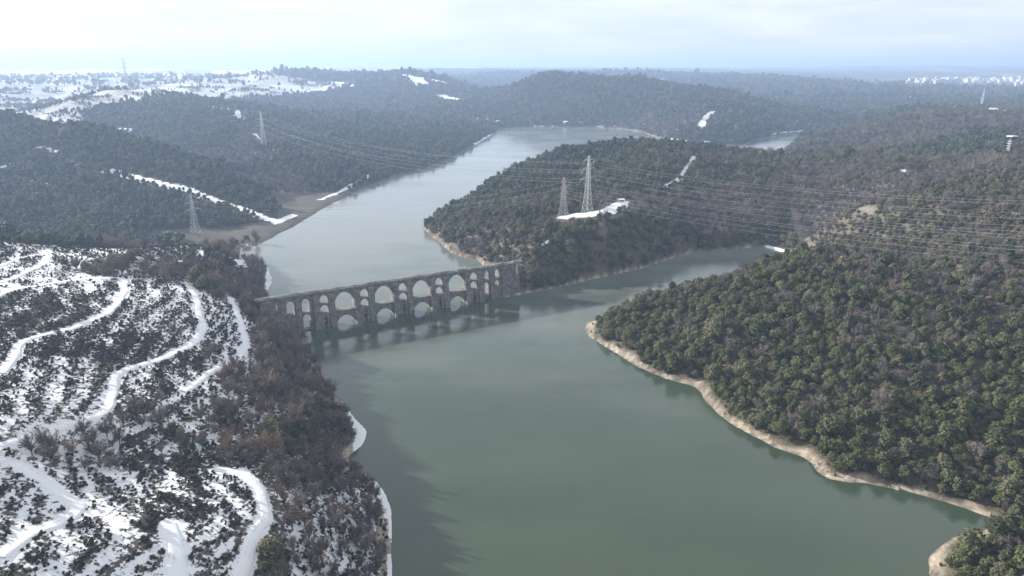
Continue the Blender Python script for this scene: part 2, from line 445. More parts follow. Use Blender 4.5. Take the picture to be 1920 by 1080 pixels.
CLEAR = [
    W_(7, (200, 320), (250, 332), (300, 345), (345, 353), (400, 375), (450, 391), (490, 407), (520, 416)),
    W_(5, (515, 418), (535, 410), (550, 403)),
    W_(13, (203, 241), (230, 243), (258, 247)),
    W_(9, (0, 316), (20, 311)), W_(5, (60, 278), (105, 283)), W_(4, (130, 305), (165, 312)), W_(4, (50, 340), (90, 347)),
    W_(8, (252, 184), (275, 189), (305, 194)), W_(7, (400, 201), (430, 206), (473, 213)), W_(4, (442, 212), (452, 228), (465, 229)),
    W_(4, (476, 252), (486, 262)), W_(6, (513, 282), (516, 284)),
    W_(3.5, (600, 374), (640, 359), (672, 341), (694, 328)), W_(5, (897, 272), (912, 264), (930, 253)),
    W_(16, (628, 154), (668, 159)), W_(14, (725, 144), (790, 149)), W_(16, (776, 150), (790, 158)), W_(12, (803, 150), (840, 159)), W_(16, (828, 182), (840, 185), (858, 191)),
    W_(9, (545, 166), (620, 166)),
    W_(5, (1312, 240), (1320, 228), (1336, 210)), W_(1.5, (1000, 236), (1060, 235)), W_(1.5, (1120, 235), (1150, 236)), W_(10, (1145, 147), (1240, 148)), W_(1.6, (1235, 262), (1290, 266), (1330, 267)),
    W_(2.0, (1440, 252), (1475, 247), (1505, 244)),
    W_(12, (1705, 182), (1722, 182)), W_(10, (1600, 211), (1640, 210)), W_(8, (1740, 214), (1770, 209)), W_(8, (1790, 206), (1850, 204)), W_(5, (1850, 217), (1900, 218)),
    W_(5, (1705, 276), (1755, 277)), W_(4, (1770, 297), (1850, 297)), W_(3, (1690, 320), (1694, 330)),
]
CPATH = [W_(7.5, (1058, 408), (1085, 404), (1110, 402), (1140, 396), (1158, 388), (1172, 380)),
         W_(3.6, (1243, 352), (1262, 343), (1280, 331), (1286, 316), (1296, 306), (1300, 293)),
         W_(2.5, (1020, 458), (1035, 450))]
BARE = [W_(4, (1488, 395), (1496, 425), (1503, 450), (1512, 472)), W_(3.5, (1640, 492), (1700, 494), (1760, 497), (1800, 505)), W_(2.5, (1560, 405), (1640, 398))]
BANKS = [W_(3.2, (648, 758), (668, 790), (683, 815), (676, 838)), W_(2.2, (706, 905), (722, 935), (731, 965)), W_(0.7, (733, 975), (734, 1010)), W_(0.6, (731, 1045), (731, 1080)), W_(2.5, (507, 505), (506, 525), (500, 540)), W_(1.5, (463, 478), (468, 492)), W_(3, (445, 495), (458, 488))]

def pdist(x, y, lines):
    best = np.full(x.shape, 1e9)
    for pl, hw in lines:
        cx, cyy = pl.mean(0)
        best = np.minimum(best, seg_dist(x, y, pl) - hw)
    return best

GCL = classify(GX, GY)
d_track = pdist(GX, GY, TRACKS)
d_clear = pdist(GX, GY, CLEAR) + fbm(GX / 16, GY / 16, 171, 3) * np.clip(GR / 260, 2, 10)
d_cpath = pdist(GX, GY, CPATH)
d_bare = pdist(GX, GY, BARE)
d_bank = pdist(GX, GY, BANKS)

# ------------------------------------------------------------------ materials
def mat(name):
    m = bpy.data.materials.new(name)
    m.use_nodes = True
    nt = m.node_tree
    nt.nodes.clear()
    out = nt.nodes.new('ShaderNodeOutputMaterial')
    b = nt.nodes.new('ShaderNodeBsdfPrincipled')
    nt.links.new(b.outputs['BSDF'], out.inputs['Surface'])
    return m, nt, b, out

def node(nt, kind, **kw):
    nd = nt.nodes.new(kind)
    for k, v in kw.items():
        if k in nd.inputs:
            nd.inputs[k].default_value = v
        else:
            setattr(nd, k, v)
    return nd

def ramp(nt, src, stops):
    r = nt.nodes.new('ShaderNodeValToRGB')
    while len(r.color_ramp.elements) < len(stops):
        r.color_ramp.elements.new(0.5)
    for e, (p, c) in zip(r.color_ramp.elements, stops):
        e.position = p
        e.color = (*c, 1)
    nt.links.new(src, r.inputs['Fac'])
    return r

def mixc(nt, fac, a, b, mode='MIX'):
    m = nt.nodes.new('ShaderNodeMix')
    m.data_type = 'RGBA'
    m.blend_type = mode
    for s, v in (('Factor', fac), ('A', a), ('B', b)):
        if isinstance(v, (int, float)):
            m.inputs[s].default_value = v
        elif isinstance(v, tuple):
            m.inputs[s].default_value = (*v, 1)
        else:
            nt.links.new(v, m.inputs[s])
    return m.outputs['Result']

def leaf_mat(name, stops, rough=0.75, noise=0.5, trans=0.0):
    m, nt, b, out = mat(name)
    oi = node(nt, 'ShaderNodeObjectInfo')
    r = ramp(nt, oi.outputs['Random'], stops)
    tcn = node(nt, 'ShaderNodeTexCoord')
    nz = node(nt, 'ShaderNodeTexNoise', Scale=1.3, Detail=3.0)
    nt.links.new(tcn.outputs['Object'], nz.inputs['Vector'])
    v = node(nt, 'ShaderNodeMapRange')
    v.inputs['From Min'].default_value = 0.3
    v.inputs['From Max'].default_value = 0.7
    v.inputs['To Min'].default_value = 1 - noise
    v.inputs['To Max'].default_value = 1 + noise
    nt.links.new(nz.outputs['Fac'], v.inputs['Value'])
    hs = node(nt, 'ShaderNodeHueSaturation')
    nt.links.new(r.outputs['Color'], hs.inputs['Color'])
    nt.links.new(v.outputs['Result'], hs.inputs['Value'])
    nt.links.new(hs.outputs['Color'], b.inputs['Base Color'])
    b.inputs['Roughness'].default_value = rough
    b.inputs['Specular IOR Level'].default_value = 0.25
    if trans > 0:
        tl = node(nt, 'ShaderNodeBsdfTranslucent')
        nt.links.new(hs.outputs['Color'], tl.inputs['Color'])
        mx = node(nt, 'ShaderNodeMixShader', Fac=trans)
        nt.links.new(b.outputs['BSDF'], mx.inputs[1])
        nt.links.new(tl.outputs['BSDF'], mx.inputs[2])
        nt.links.new(mx.outputs['Shader'], out.inputs['Surface'])
    return m

M_GREEN = leaf_mat('evergreen_leaves', [(0.0, (0.056, 0.070, 0.029)), (0.35, (0.092, 0.106, 0.046)), (0.7, (0.122, 0.132, 0.062)), (1.0, (0.165, 0.16, 0.092))], trans=0.38)
M_BARE = leaf_mat('bare_twigs', [(0.0, (0.085, 0.072, 0.064)), (0.5, (0.14, 0.122, 0.11)), (1.0, (0.21, 0.185, 0.165))], 0.9)
M_BANK = leaf_mat('brown_twigs', [(0.0, (0.11, 0.086, 0.072)), (0.5, (0.17, 0.135, 0.112)), (0.85, (0.23, 0.185, 0.155)), (1.0, (0.24, 0.17, 0.115))], 0.9)
M_DRY = leaf_mat('dry_scrub_leaves', [(0.0, (0.07, 0.066, 0.04)), (0.5, (0.11, 0.098, 0.062)), (1.0, (0.15, 0.125, 0.085))], 0.9, trans=0.3)
M_PINE = leaf_mat('pine_needles', [(0.0, (0.022, 0.034, 0.016)), (0.6, (0.036, 0.050, 0.022)), (1.0, (0.058, 0.068, 0.030))])
M_SHRUB = leaf_mat('heath_leaves', [(0.0, (0.016, 0.020, 0.014)), (0.6, (0.030, 0.034, 0.022)), (0.85, (0.05, 0.045, 0.032)), (1.0, (0.075, 0.055, 0.04))], 0.9)
M_BARK = leaf_mat('bark', [(0.0, (0.06, 0.05, 0.042)), (1.0, (0.14, 0.12, 0.10))], 0.95)

# ground
def ground_mat():
    m, nt, b, out = mat('ground')
    gc = node(nt, 'ShaderNodeAttribute', attribute_name='gcol')
    sn = node(nt, 'ShaderNodeAttribute', attribute_name='snow')
    geo = node(nt, 'ShaderNodeNewGeometry')
    n1 = node(nt, 'ShaderNodeTexNoise', Scale=0.55, Detail=8.0, Roughness=0.62)
    n2 = node(nt, 'ShaderNodeTexNoise', Scale=0.035, Detail=6.0, Roughness=0.6)
    n3 = node(nt, 'ShaderNodeTexNoise', Scale=0.006, Detail=8.0, Roughness=0.65)
    for q in (n1, n2, n3):
        nt.links.new(geo.outputs['Position'], q.inputs['Vector'])
    a1 = node(nt, 'ShaderNodeMath', operation='ADD')
    nt.links.new(n1.outputs['Fac'], a1.inputs[0])
    nt.links.new(n2.outputs['Fac'], a1.inputs[1])
    v = node(nt, 'ShaderNodeMapRange')
    v.inputs['From Min'].default_value = 0.7
    v.inputs['From Max'].default_value = 1.3
    v.inputs['To Min'].default_value = 0.62
    v.inputs['To Max'].default_value = 1.38
    nt.links.new(a1.outputs[0], v.inputs['Value'])
    hs = node(nt, 'ShaderNodeHueSaturation')
    nt.links.new(gc.outputs['Color'], hs.inputs['Color'])
    nt.links.new(v.outputs['Result'], hs.inputs['Value'])
    # snow cover: attribute pushed by fine noise
    s1 = node(nt, 'ShaderNodeMath', operation='MULTIPLY_ADD')
    nt.links.new(n1.outputs['Fac'], s1.inputs[0])
    s1.inputs[1].default_value = 1.5
    nt.links.new(sn.outputs['Fac'], s1.inputs[2])
    s2 = node(nt, 'ShaderNodeMath', operation='MULTIPLY_ADD')
    nt.links.new(n3.outputs['Fac'], s2.inputs[0])
    s2.inputs[1].default_value = 0.35
    nt.links.new(s1.outputs[0], s2.inputs[2])
    st = node(nt, 'ShaderNodeMapRange', interpolation_type='SMOOTHSTEP')
    st.inputs['From Min'].default_value = 1.36
    st.inputs['From Max'].default_value = 1.50
    nt.links.new(s2.outputs[0], st.inputs['Value'])
    c = mixc(nt, st.outputs['Result'], hs.outputs['Color'], (0.72, 0.735, 0.76))
    nt.links.new(c, b.inputs['Base Color'])
    b.inputs['Roughness'].default_value = 0.9
    b.inputs['Specular IOR Level'].default_value = 0.2
    bp = node(nt, 'ShaderNodeBump', Strength=0.7, Distance=0.8)
    nt.links.new(n1.outputs['Fac'], bp.inputs['Height'])
    nt.links.new(bp.outputs['Normal'], b.inputs['Normal'])
    return m
M_GROUND = ground_mat()

def snow_mat(name='packed_snow'):
    m, nt, b, out = mat(name)
    geo = node(nt, 'ShaderNodeNewGeometry')
    n1 = node(nt, 'ShaderNodeTexNoise', Scale=0.9, Detail=6.0, Roughness=0.6)
    nt.links.new(geo.outputs['Position'], n1.inputs['Vector'])
    r = ramp(nt, n1.outputs['Fac'], [(0.28, (0.30, 0.27, 0.23)), (0.40, (0.74, 0.74, 0.75)), (0.6, (0.84, 0.85, 0.87))])
    nt.links.new(r.outputs['Color'], b.inputs['Base Color'])
    b.inputs['Roughness'].default_value = 0.8
    bp = node(nt, 'ShaderNodeBump', Strength=0.5, Distance=0.3)
    nt.links.new(n1.outputs['Fac'], bp.inputs['Height'])
    nt.links.new(bp.outputs['Normal'], b.inputs['Normal'])
    return m
M_SNOW = snow_mat()

def track_mat():
    m, nt, b, out = mat('rutted_snow')
    geo = node(nt, 'ShaderNodeNewGeometry')
    ru = node(nt, 'ShaderNodeAttribute', attribute_name='rut')
    n1 = node(nt, 'ShaderNodeTexNoise', Scale=0.45, Detail=7.0, Roughness=0.68)
    nt.links.new(geo.outputs['Position'], n1.inputs['Vector'])
    a = node(nt, 'ShaderNodeMath', operation='MULTIPLY_ADD')
    nt.links.new(n1.outputs['Fac'], a.inputs[0])
    a.inputs[1].default_value = 1.5
    nt.links.new(ru.outputs['Fac'], a.inputs[2])
    r = ramp(nt, a.outputs[0], [(0.80, (0.74, 0.75, 0.77)), (0.98, (0.55, 0.53, 0.51)), (1.0, (0.30, 0.26, 0.21))])
    r2 = node(nt, 'ShaderNodeMapRange')
    r2.inputs['From Min'].default_value = 0.0
    r2.inputs['From Max'].default_value = 1.35
    nt.links.new(a.outputs[0], r2.inputs['Value'])
    nt.links.new(r2.outputs['Result'], r.inputs['Fac'])
    nt.links.new(r.outputs['Color'], b.inputs['Base Color'])
    b.inputs['Roughness'].default_value = 0.85
    bp = node(nt, 'ShaderNodeBump', Strength=0.7, Distance=0.5)
    nt.links.new(n1.outputs['Fac'], bp.inputs['Height'])
    nt.links.new(bp.outputs['Normal'], b.inputs['Normal'])
    return m
M_TRACK = track_mat()

def water_mat():
    m, nt, b, out = mat('lake_water')
    geo = node(nt, 'ShaderNodeNewGeometry')
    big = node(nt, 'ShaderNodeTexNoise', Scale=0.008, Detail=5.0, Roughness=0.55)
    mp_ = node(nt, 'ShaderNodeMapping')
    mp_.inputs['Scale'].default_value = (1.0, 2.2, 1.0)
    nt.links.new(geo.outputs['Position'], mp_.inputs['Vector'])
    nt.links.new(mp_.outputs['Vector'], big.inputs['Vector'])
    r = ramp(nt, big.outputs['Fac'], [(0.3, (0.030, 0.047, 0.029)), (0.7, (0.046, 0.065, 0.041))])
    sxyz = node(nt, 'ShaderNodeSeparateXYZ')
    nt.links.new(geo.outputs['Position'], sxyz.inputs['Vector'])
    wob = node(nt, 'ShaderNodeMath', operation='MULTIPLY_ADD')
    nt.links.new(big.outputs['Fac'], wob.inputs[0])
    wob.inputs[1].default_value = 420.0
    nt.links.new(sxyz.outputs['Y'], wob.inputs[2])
    sky_gleam = node(nt, 'ShaderNodeMapRange', interpolation_type='SMOOTHSTEP')
    sky_gleam.inputs['From Min'].default_value = 520.0
    sky_gleam.inputs['From Max'].default_value = 980.0
    nt.links.new(wob.outputs[0], sky_gleam.inputs['Value'])
    wc = mixc(nt, sky_gleam.outputs['Result'], r.outputs['Color'], (0.165, 0.180, 0.168))   # bright sky reflection upstream of the aqueduct, painted into the base colour
    nt.links.new(wc, b.inputs['Base Color'])
    rr = node(nt, 'ShaderNodeMapRange')
    rr.inputs['From Min'].default_value = 0.35
    rr.inputs['From Max'].default_value = 0.65
    rr.inputs['To Min'].default_value = 0.05
    rr.inputs['To Max'].default_value = 0.20
    nt.links.new(big.outputs['Fac'], rr.inputs['Value'])
    nt.links.new(rr.outputs['Result'], b.inputs['Roughness'])
    b.inputs['IOR'].default_value = 1.5
    n1 = node(nt, 'ShaderNodeTexNoise', Scale=0.35, Detail=6.0, Roughness=0.65)
    nt.links.new(mp_.outputs['Vector'], n1.inputs['Vector'])
    bp = node(nt, 'ShaderNodeBump', Strength=0.10, Distance=0.25)
    nt.links.new(n1.outputs['Fac'], bp.inputs['Height'])
    nt.links.new(bp.outputs['Normal'], b.inputs['Normal'])
    return m
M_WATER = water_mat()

def stone_mat():
    m, nt, b, out = mat('weathered_masonry')
    tcn = node(nt, 'ShaderNodeTexCoord')
    br = node(nt, 'ShaderNodeTexBrick', Scale=1.0)
    br.inputs['Color1'].default_value = (0.25, 0.238, 0.22, 1)
    br.inputs['Color2'].default_value = (0.165, 0.158, 0.148, 1)
    br.inputs['Mortar'].default_value = (0.085, 0.08, 0.075, 1)
    br.inputs['Mortar Size'].default_value = 0.035
    br.inputs['Brick Width'].default_value = 1.3
    br.inputs['Row Height'].default_value = 0.6
    sx = node(nt, 'ShaderNodeSeparateXYZ')
    cx = node(nt, 'ShaderNodeCombineXYZ')
    ad = node(nt, 'ShaderNodeMath', operation='ADD')
    nt.links.new(tcn.outputs['Object'], sx.inputs['Vector'])
    nt.links.new(sx.outputs['X'], ad.inputs[0])
    nt.links.new(sx.outputs['Y'], ad.inputs[1])
    nt.links.new(ad.outputs[0], cx.inputs['X'])
    nt.links.new(sx.outputs['Z'], cx.inputs['Y'])
    nt.links.new(cx.outputs['Vector'], br.inputs['Vector'])
    n1 = node(nt, 'ShaderNodeTexNoise', Scale=0.35, Detail=8.0, Roughness=0.65)
    nt.links.new(tcn.outputs['Object'], n1.inputs['Vector'])
    v = ramp(nt, n1.outputs['Fac'], [(0.30, (0.28, 0.28, 0.27)), (0.5, (0.85, 0.85, 0.84)), (0.72, (1.5, 1.46, 1.38))])
    c = mixc(nt, 1.0, br.outputs['Color'], v.outputs['Color'], 'MULTIPLY')
    nt.links.new(c, b.inputs['Base Color'])
    b.inputs['Roughness'].default_value = 0.92
    bp = node(nt, 'ShaderNodeBump', Strength=0.8, Distance=0.12)
    nt.links.new(br.outputs['Fac'], bp.inputs['Height'])
    bp.invert = True
    nt.links.new(bp.outputs['Normal'], b.inputs['Normal'])
    return m
M_STONE = stone_mat()

def plain_mat(name, col, rough=0.7, metal=0.0, var=0.25, scale=0.6):
    m, nt, b, out = mat(name)
    tcn = node(nt, 'ShaderNodeTexCoord')
    n1 = node(nt, 'ShaderNodeTexNoise', Scale=scale, Detail=5.0)
    nt.links.new(tcn.outputs['Object'], n1.inputs['Vector'])
    lo, hi = tuple(c * (1 - var) for c in col), tuple(min(1, c * (1 + var)) for c in col)
    r = ramp(nt, n1.outputs['Fac'], [(0.3, lo), (0.7, hi)])
    nt.links.new(r.outputs['Color'], b.inputs['Base Color'])
    b.inputs['Roughness'].default_value = rough
    b.inputs['Metallic'].default_value = metal
    return m
M_STEEL = plain_mat('galvanised_steel', (0.40, 0.41, 0.42), 0.55, 0.2, 0.12)
M_REDSTEEL = plain_mat('red_painted_steel', (0.42, 0.20, 0.17), 0.6, 0.0, 0.15)
M_WIRE = plain_mat('aluminium_wire', (0.45, 0.46, 0.47), 0.5, 0.2, 0.05)
M_GLASS = plain_mat('dark_glass', (0.03, 0.035, 0.04), 0.15)
M_CONC = plain_mat('pale_concrete', (0.55, 0.53, 0.50), 0.85)
M_DARKC = plain_mat('dark_concrete', (0.13, 0.13, 0.125), 0.9)
M_TILE = plain_mat('roof_tiles', (0.34, 0.16, 0.11), 0.85)
WALLS = [plain_mat('plaster_white', (0.60, 0.59, 0.57), 0.85, var=0.08), plain_mat('plaster_cream', (0.54, 0.48, 0.40), 0.85, var=0.08),
         plain_mat('plaster_pink', (0.52, 0.40, 0.35), 0.85, var=0.08), plain_mat('plaster_grey', (0.42, 0.42, 0.43), 0.85, var=0.08)]

# ------------------------------------------------------------------ object helpers
def tag(o, label=None, cat=None, group=None, kind=None):
    if label: o['label'] = label
    if cat: o['category'] = cat
    if group: o['group'] = group
    if kind: o['kind'] = kind
    return o

def mesh_obj(name, verts, faces, m, parent=None, smooth=False):
    me = bpy.data.meshes.new(name)
    me.from_pydata([tuple(map(float, v)) for v in verts], [], faces)
    if m: me.materials.append(m)
    if smooth:
        me.shade_smooth()
    o = bpy.data.objects.new(name, me)
    COL.objects.link(o)
    o.parent = parent
    return o

def link(name, me, parent=None):
    o = bpy.data.objects.new(name, me)
    COL.objects.link(o)
    o.parent = parent
    return o

def empty(name, loc, rz=0.0):
    o = bpy.data.objects.new(name, None)
    COL.objects.link(o)
    o.location = loc
    o.rotation_euler = (0, 0, rz)
    o.empty_display_size = 1
    return o

class MB:
    def __init__(self):
        self.v, self.f = [], []
    def prism(self, poly_a, poly_b):
        """closed solid between two matching polygons"""
        k, n_ = len(self.v), len(poly_a)
        self.v += list(poly_a) + list(poly_b)
        self.f.append(tuple(range(k + n_ - 1, k - 1, -1)))
        self.f.append(tuple(range(k + n_, k + 2 * n_)))
        for i in range(n_):
            j = (i + 1) % n_
            self.f.append((k + i, k + j, k + n_ + j, k + n_ + i))
    def box(self, x0, x1, y0, y1, z0, z1):
        self.prism([(x0, y0, z0), (x1, y0, z0), (x1, y1, z0), (x0, y1, z0)], [(x0, y0, z1), (x1, y0, z1), (x1, y1, z1), (x0, y1, z1)])
    def bar(self, a, b, w, w2=None):
        a, b = np.array(a, float), np.array(b, float)
        d = b - a
        d /= np.linalg.norm(d) + 1e-9
        u = np.cross(d, (0, 0, 1) if abs(d[2]) < 0.9 else (1, 0, 0))
        u /= np.linalg.norm(u)
        t = np.cross(d, u)
        w2 = w if w2 is None else w2
        self.prism([a + u * w + t * w, a - u * w + t * w, a - u * w - t * w, a + u * w - t * w], [b + u * w2 + t * w2, b - u * w2 + t * w2, b - u * w2 - t * w2, b + u * w2 - t * w2])
    def tube(self, pts, rad, sides=5):
        k = len(self.v)
        pts = [np.array(p, float) for p in pts]
        for i, p in enumerate(pts):
            d = pts[min(i + 1, len(pts) - 1)] - pts[max(i - 1, 0)]
            d /= np.linalg.norm(d) + 1e-9
            u = np.cross(d, (0, 0, 1) if abs(d[2]) < 0.9 else (1, 0, 0))
            u /= np.linalg.norm(u)
            t = np.cross(d, u)
            r_ = rad[i] if hasattr(rad, '__len__') else rad
            for s in range(sides):
                a = 2 * math.pi * s / sides
                self.v.append(p + (u * math.cos(a) + t * math.sin(a)) * r_)
        for i in range(len(pts) - 1):
            for s in range(sides):
                s2 = (s + 1) % sides
                self.f.append((k + i * sides + s, k + i * sides + s2, k + (i + 1) * sides + s2, k + (i + 1) * sides + s))
    def mesh(self, name, m):
        me = bpy.data.meshes.new(name)
        me.from_pydata([tuple(map(float, p)) for p in self.v], [], self.f)
        if m: me.materials.append(m)
        bm = bmesh.new()
        bm.from_mesh(me)
        bmesh.ops.recalc_face_normals(bm, faces=bm.faces)
        bm.to_mesh(me)
        bm.free()
        return me
    def build(self, name, m, parent=None):
        return link(name, self.mesh(name, m), parent)

# ------------------------------------------------------------------ terrain mesh
def build_terrain():
    V = np.stack([GX, GY, GZ], 1).astype(np.float32)
    idx = np.arange(NT * NR).reshape(NT, NR)
    a, b, c, d = idx[:-1, :-1].ravel(), idx[1:, :-1].ravel(), idx[1:, 1:].ravel(), idx[:-1, 1:].ravel()
    F = np.stack([a, d, c, b], 1)
    me = bpy.data.meshes.new('terrain')
    me.vertices.add(len(V))
    me.vertices.foreach_set('co', V.ravel())
    me.loops.add(F.size)
    me.loops.foreach_set('vertex_index', F.ravel().astype(np.int32))
    me.polygons.add(len(F))
    me.polygons.foreach_set('loop_start', np.arange(0, F.size, 4, dtype=np.int32))
    me.polygons.foreach_set('loop_total', np.full(len(F), 4, dtype=np.int32))
    me.update()
    me.validate()
    me.shade_smooth()
    base = {'G': (0.085, 0.075, 0.05), 'X': (0.105, 0.09, 0.066), 'B': (0.135, 0.115, 0.092), 'Y': (0.105, 0.09, 0.066), 'P': (0.07, 0.07, 0.046),
            'S': (0.10, 0.085, 0.068), 'K': (0.06, 0.052, 0.042), 'T': (0.10, 0.082, 0.065), 'F': (0.042, 0.044, 0.036), 'O': (0.12, 0.105, 0.085), 'M': (0.075, 0.072, 0.054), 'C': (0.10, 0.095, 0.08), 'U': (0.10, 0.082, 0.065)}
    sno = {'G': -0.6, 'X': -0.35, 'B': -0.02, 'Y': -0.3, 'P': -0.3, 'S': 0.54, 'K': 0.38, 'T': 0.36, 'F': -0.12, 'O': 0.50, 'M': -0.8, 'C': 0.2, 'U': 0.58}
    col = np.array([base[c] for c in CNAMES])[GCL]
    snow = np.array([sno[c] for c in CNAMES])[GCL]
    snow = snow + np.isin(GCL, [CNAMES.index(c) for c in 'SKU']) * (0.10 * np.sin(GZ * 2.6 + 5 * fbm(GX / 35, GY / 35, 165, 3) + math.pi) + 0.16 * fbm(GX / 6, GY / 6, 167, 3))
    # shore band: tan beach on the sunny headland and the peninsula, snow on the near bank
    beach_w = (5.0 + 2.6 * fbm(GX / 30, GY / 30, 71, 2) + 2.2 * fbm(GX / 9, GY / 9, 73, 2)) * np.where((GX < 400) & (GY > 455), 0.55, 1.0)
    is_left = np.isin(GCL, [CNAMES.index(c) for c in 'SKTOU'])
    t = (1 - sstep(0.75, 1.15, SD / beach_w)) * (SD < 30)
    tan = np.array([0.30, 0.255, 0.20]) * (1 + 0.8 * fbm(GX / 5, GY / 5, 81, 4) + 0.22 * np.sin(GZ * 9.0 + 2 * fbm(GX / 20, GY / 20, 83, 2)))[:, None]
    tan = np.where((GCL == CNAMES.index('M'))[:, None], np.array([0.075, 0.072, 0.054]), tan)
    tan = np.where((GCL == CNAMES.index('F'))[:, None], np.array([0.16, 0.14, 0.11]), tan)
    col = col * (1 - t[:, None]) + tan * t[:, None]
    snow = np.where(t > 0.3, np.where(is_left, 0.25, -0.6), snow)
    wet = sstep(0.0, 1.3, SD)
    col = col * (0.45 + 0.55 * wet)[:, None]
    cell = np.clip(GR * 0.004, 0.8, 12)
    for d, val in ((d_clear, 1.0), (d_cpath, 0.9), (d_bank, 1.0), (d_track, 0.75)):
        k = 1 - sstep(-0.5, 1.0, d / cell)
        snow = snow * (1 - k) + val * k
    k = (1 - sstep(-0.5, 1.0, d_bare / cell))[:, None]
    col = col * (1 - k) + np.array([0.19, 0.165, 0.135]) * k
    snow = snow * (1 - k[:, 0]) + (-0.05) * k[:, 0]
    # far country: fields and woods told apart by ground colour only
    far = sstep(2600, 4500, GR)
    field = sstep(0.12, 0.3, fbm(GX / 700, GY / 900, 91, 4))
    snow = snow + far * field * np.where(GCL == CNAMES.index('O'), 0.5, 0.25)
    ca = me.attributes.new('gcol', 'FLOAT_COLOR', 'POINT')
    ca.data.foreach_set('color', np.concatenate([col, np.ones((len(col), 1))], 1).astype(np.float32).ravel())
    sa = me.attributes.new('snow', 'FLOAT', 'POINT')
    sa.data.foreach_set('value', snow.astype(np.float32))
    me.materials.append(M_GROUND)
    o = link('terrain', me)
    tag(o, 'rolling wooded hills and shores around the branching lake', 'terrain', kind='structure')
build_terrain()

# lake surface: one sheet at level zero, the land rises through it
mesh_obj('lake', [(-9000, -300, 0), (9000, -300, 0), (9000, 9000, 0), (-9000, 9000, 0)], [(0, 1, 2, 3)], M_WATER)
tag(bpy.data.objects['lake'], 'calm grey-green reservoir water between the wooded shores', 'lake', kind='structure')

# ------------------------------------------------------------------ snowy tracks draped on the near hill
def drape(name, pl, hw, m, lift, label):
    pts = [pl[0]]
    for i in range(len(pl) - 1):               # Catmull-Rom, about 2 m steps
        p0, p1, p2, p3 = pl[max(i - 1, 0)], pl[i], pl[i + 1], pl[min(i + 2, len(pl) - 1)]
        k = max(2, int(np.hypot(*(p2 - p1)) / 2.0))
        for j in range(1, k + 1):
            t = j / k
            pts.append(0.5 * ((2 * p1) + (-p0 + p2) * t + (2 * p0 - 5 * p1 + 4 * p2 - p3) * t * t + (-p0 + 3 * p1 - 3 * p2 + p3) * t ** 3))
    pts = np.array(pts)
    d = np.gradient(pts, axis=0)
    d /= np.linalg.norm(d, axis=1)[:, None] + 1e-9
    nn = np.stack([-d[:, 1], d[:, 0]], 1)
    NW = 7
    V, F = [], []
    wv = hw * (1 + 0.7 * fbm(pts[:, 0] / 7, pts[:, 1] / 7, 15, 4))
    wv2 = hw * (1 + 0.7 * fbm(pts[:, 0] / 7, pts[:, 1] / 7, 18, 4))
    for i in range(len(pts)):
        for j in range(NW):
            u = j / (NW - 1) * 2 - 1
            q = pts[i] + nn[i] * u * (wv[i] if u > 0 else wv2[i])
            rut = -0.10 if j in (2, 4) else 0.0
            edge = -0.45 if j in (0, NW - 1) else 0.0
            V.append((q[0], q[1], float(height(q[0], q[1])) + lift + rut + edge))
    for i in range(len(pts) - 1):
        for j in range(NW - 1):
            a = i * NW + j
            F.append((a, a + 1, a + NW + 1, a + NW))
    o = mesh_obj(name, V, F, m, smooth=True)
    rut = o.data.attributes.new('rut', 'FLOAT', 'POINT')
    rut.data.foreach_set('value', np.tile(np.array([0.42, 0.0, 0.34, 0.06, 0.34, 0.0, 0.42], np.float32), len(pts)))
    tag(o, label, 'track', kind='structure')
TL = ['snowy track curving up to the pines at the hill edge', 'snow covered lane along the top of the terrace', 'snowy track running to the wooded tip of the hill', 'wide snowy track winding in an S across the slope',
      'long rutted snow track bending down the hillside past the junction', 'narrow snow track along the edge of the bare bank trees', 'snowy hairpin track low on the slope', 'snow track looping beside the brown bank trees',
      'short wide snow ride cut straight through the heath', 'faint snow path below the pines']
for (pl, hw), lab in zip(TRACKS, TL):
    drape('snow_track', pl, hw * 0.85, M_TRACK, 0.38, lab)
for (pl, hw), lab in zip(CPATH[:2], ('snowy clearing track at the foot of the pylons', 'snow covered forest ride climbing the peninsula')):
    drape('snow_track', pl, hw * 0.9, M_SNOW, 0.7, lab)

# ------------------------------------------------------------------ aqueduct
AQ = empty('stone_aqueduct', (BR_A[0], BR_A[1], 0.0), math.atan2(BR_D[1], BR_D[0]))
tag(AQ, 'old two-tier stone aqueduct with pointed arches crossing the lake', 'aqueduct')
# local frame: x along the bridge, -y towards the drone, z up

def arch_top(o, s):
    """upper edge of opening o = (centre, half, z0, spring, crown, kind) at position s"""
    c_, hw_, z0, sp, cr_ = o
    u = min(1.0, abs(s - c_) / hw_)
    if cr_ <= sp: return sp
    return sp + (cr_ - sp) * (math.sqrt(max(0.0, 1 - u * u)) * 0.75 + (1 - u ** 1.6) * 0.25)

def pierced(name, s0, s1, z0, z1, openings, y0, y1, m, parent):
    mb = MB()
    cuts = {s0, s1}
    for o in openings:
        k = 14 if o[1] > 4 else 8
        for i in range(k + 1):
            s = o[0] - o[1] * math.cos(math.pi * i / k)
            if s0 < s < s1: cuts.add(round(s, 4))
    cuts = sorted(cuts)
    for sa, sb in zip(cuts, cuts[1:]):
        if sb - sa < 1e-3: continue
        mid = (sa + sb) / 2
        os_ = sorted([o for o in openings if abs(mid - o[0]) < o[1]], key=lambda o: o[2])
        lo_a = lo_b = z0
        for o in os_:
            if o[2] > max(lo_a, lo_b) + 1e-3:
                slab(mb, sa, sb, lo_a, lo_b, o[2], o[2], y0, y1)
            lo_a, lo_b = arch_top(o, sa), arch_top(o, sb)
        slab(mb, sa, sb, lo_a, lo_b, z1, z1, y0, y1)
    return mb.build(name, m, parent)

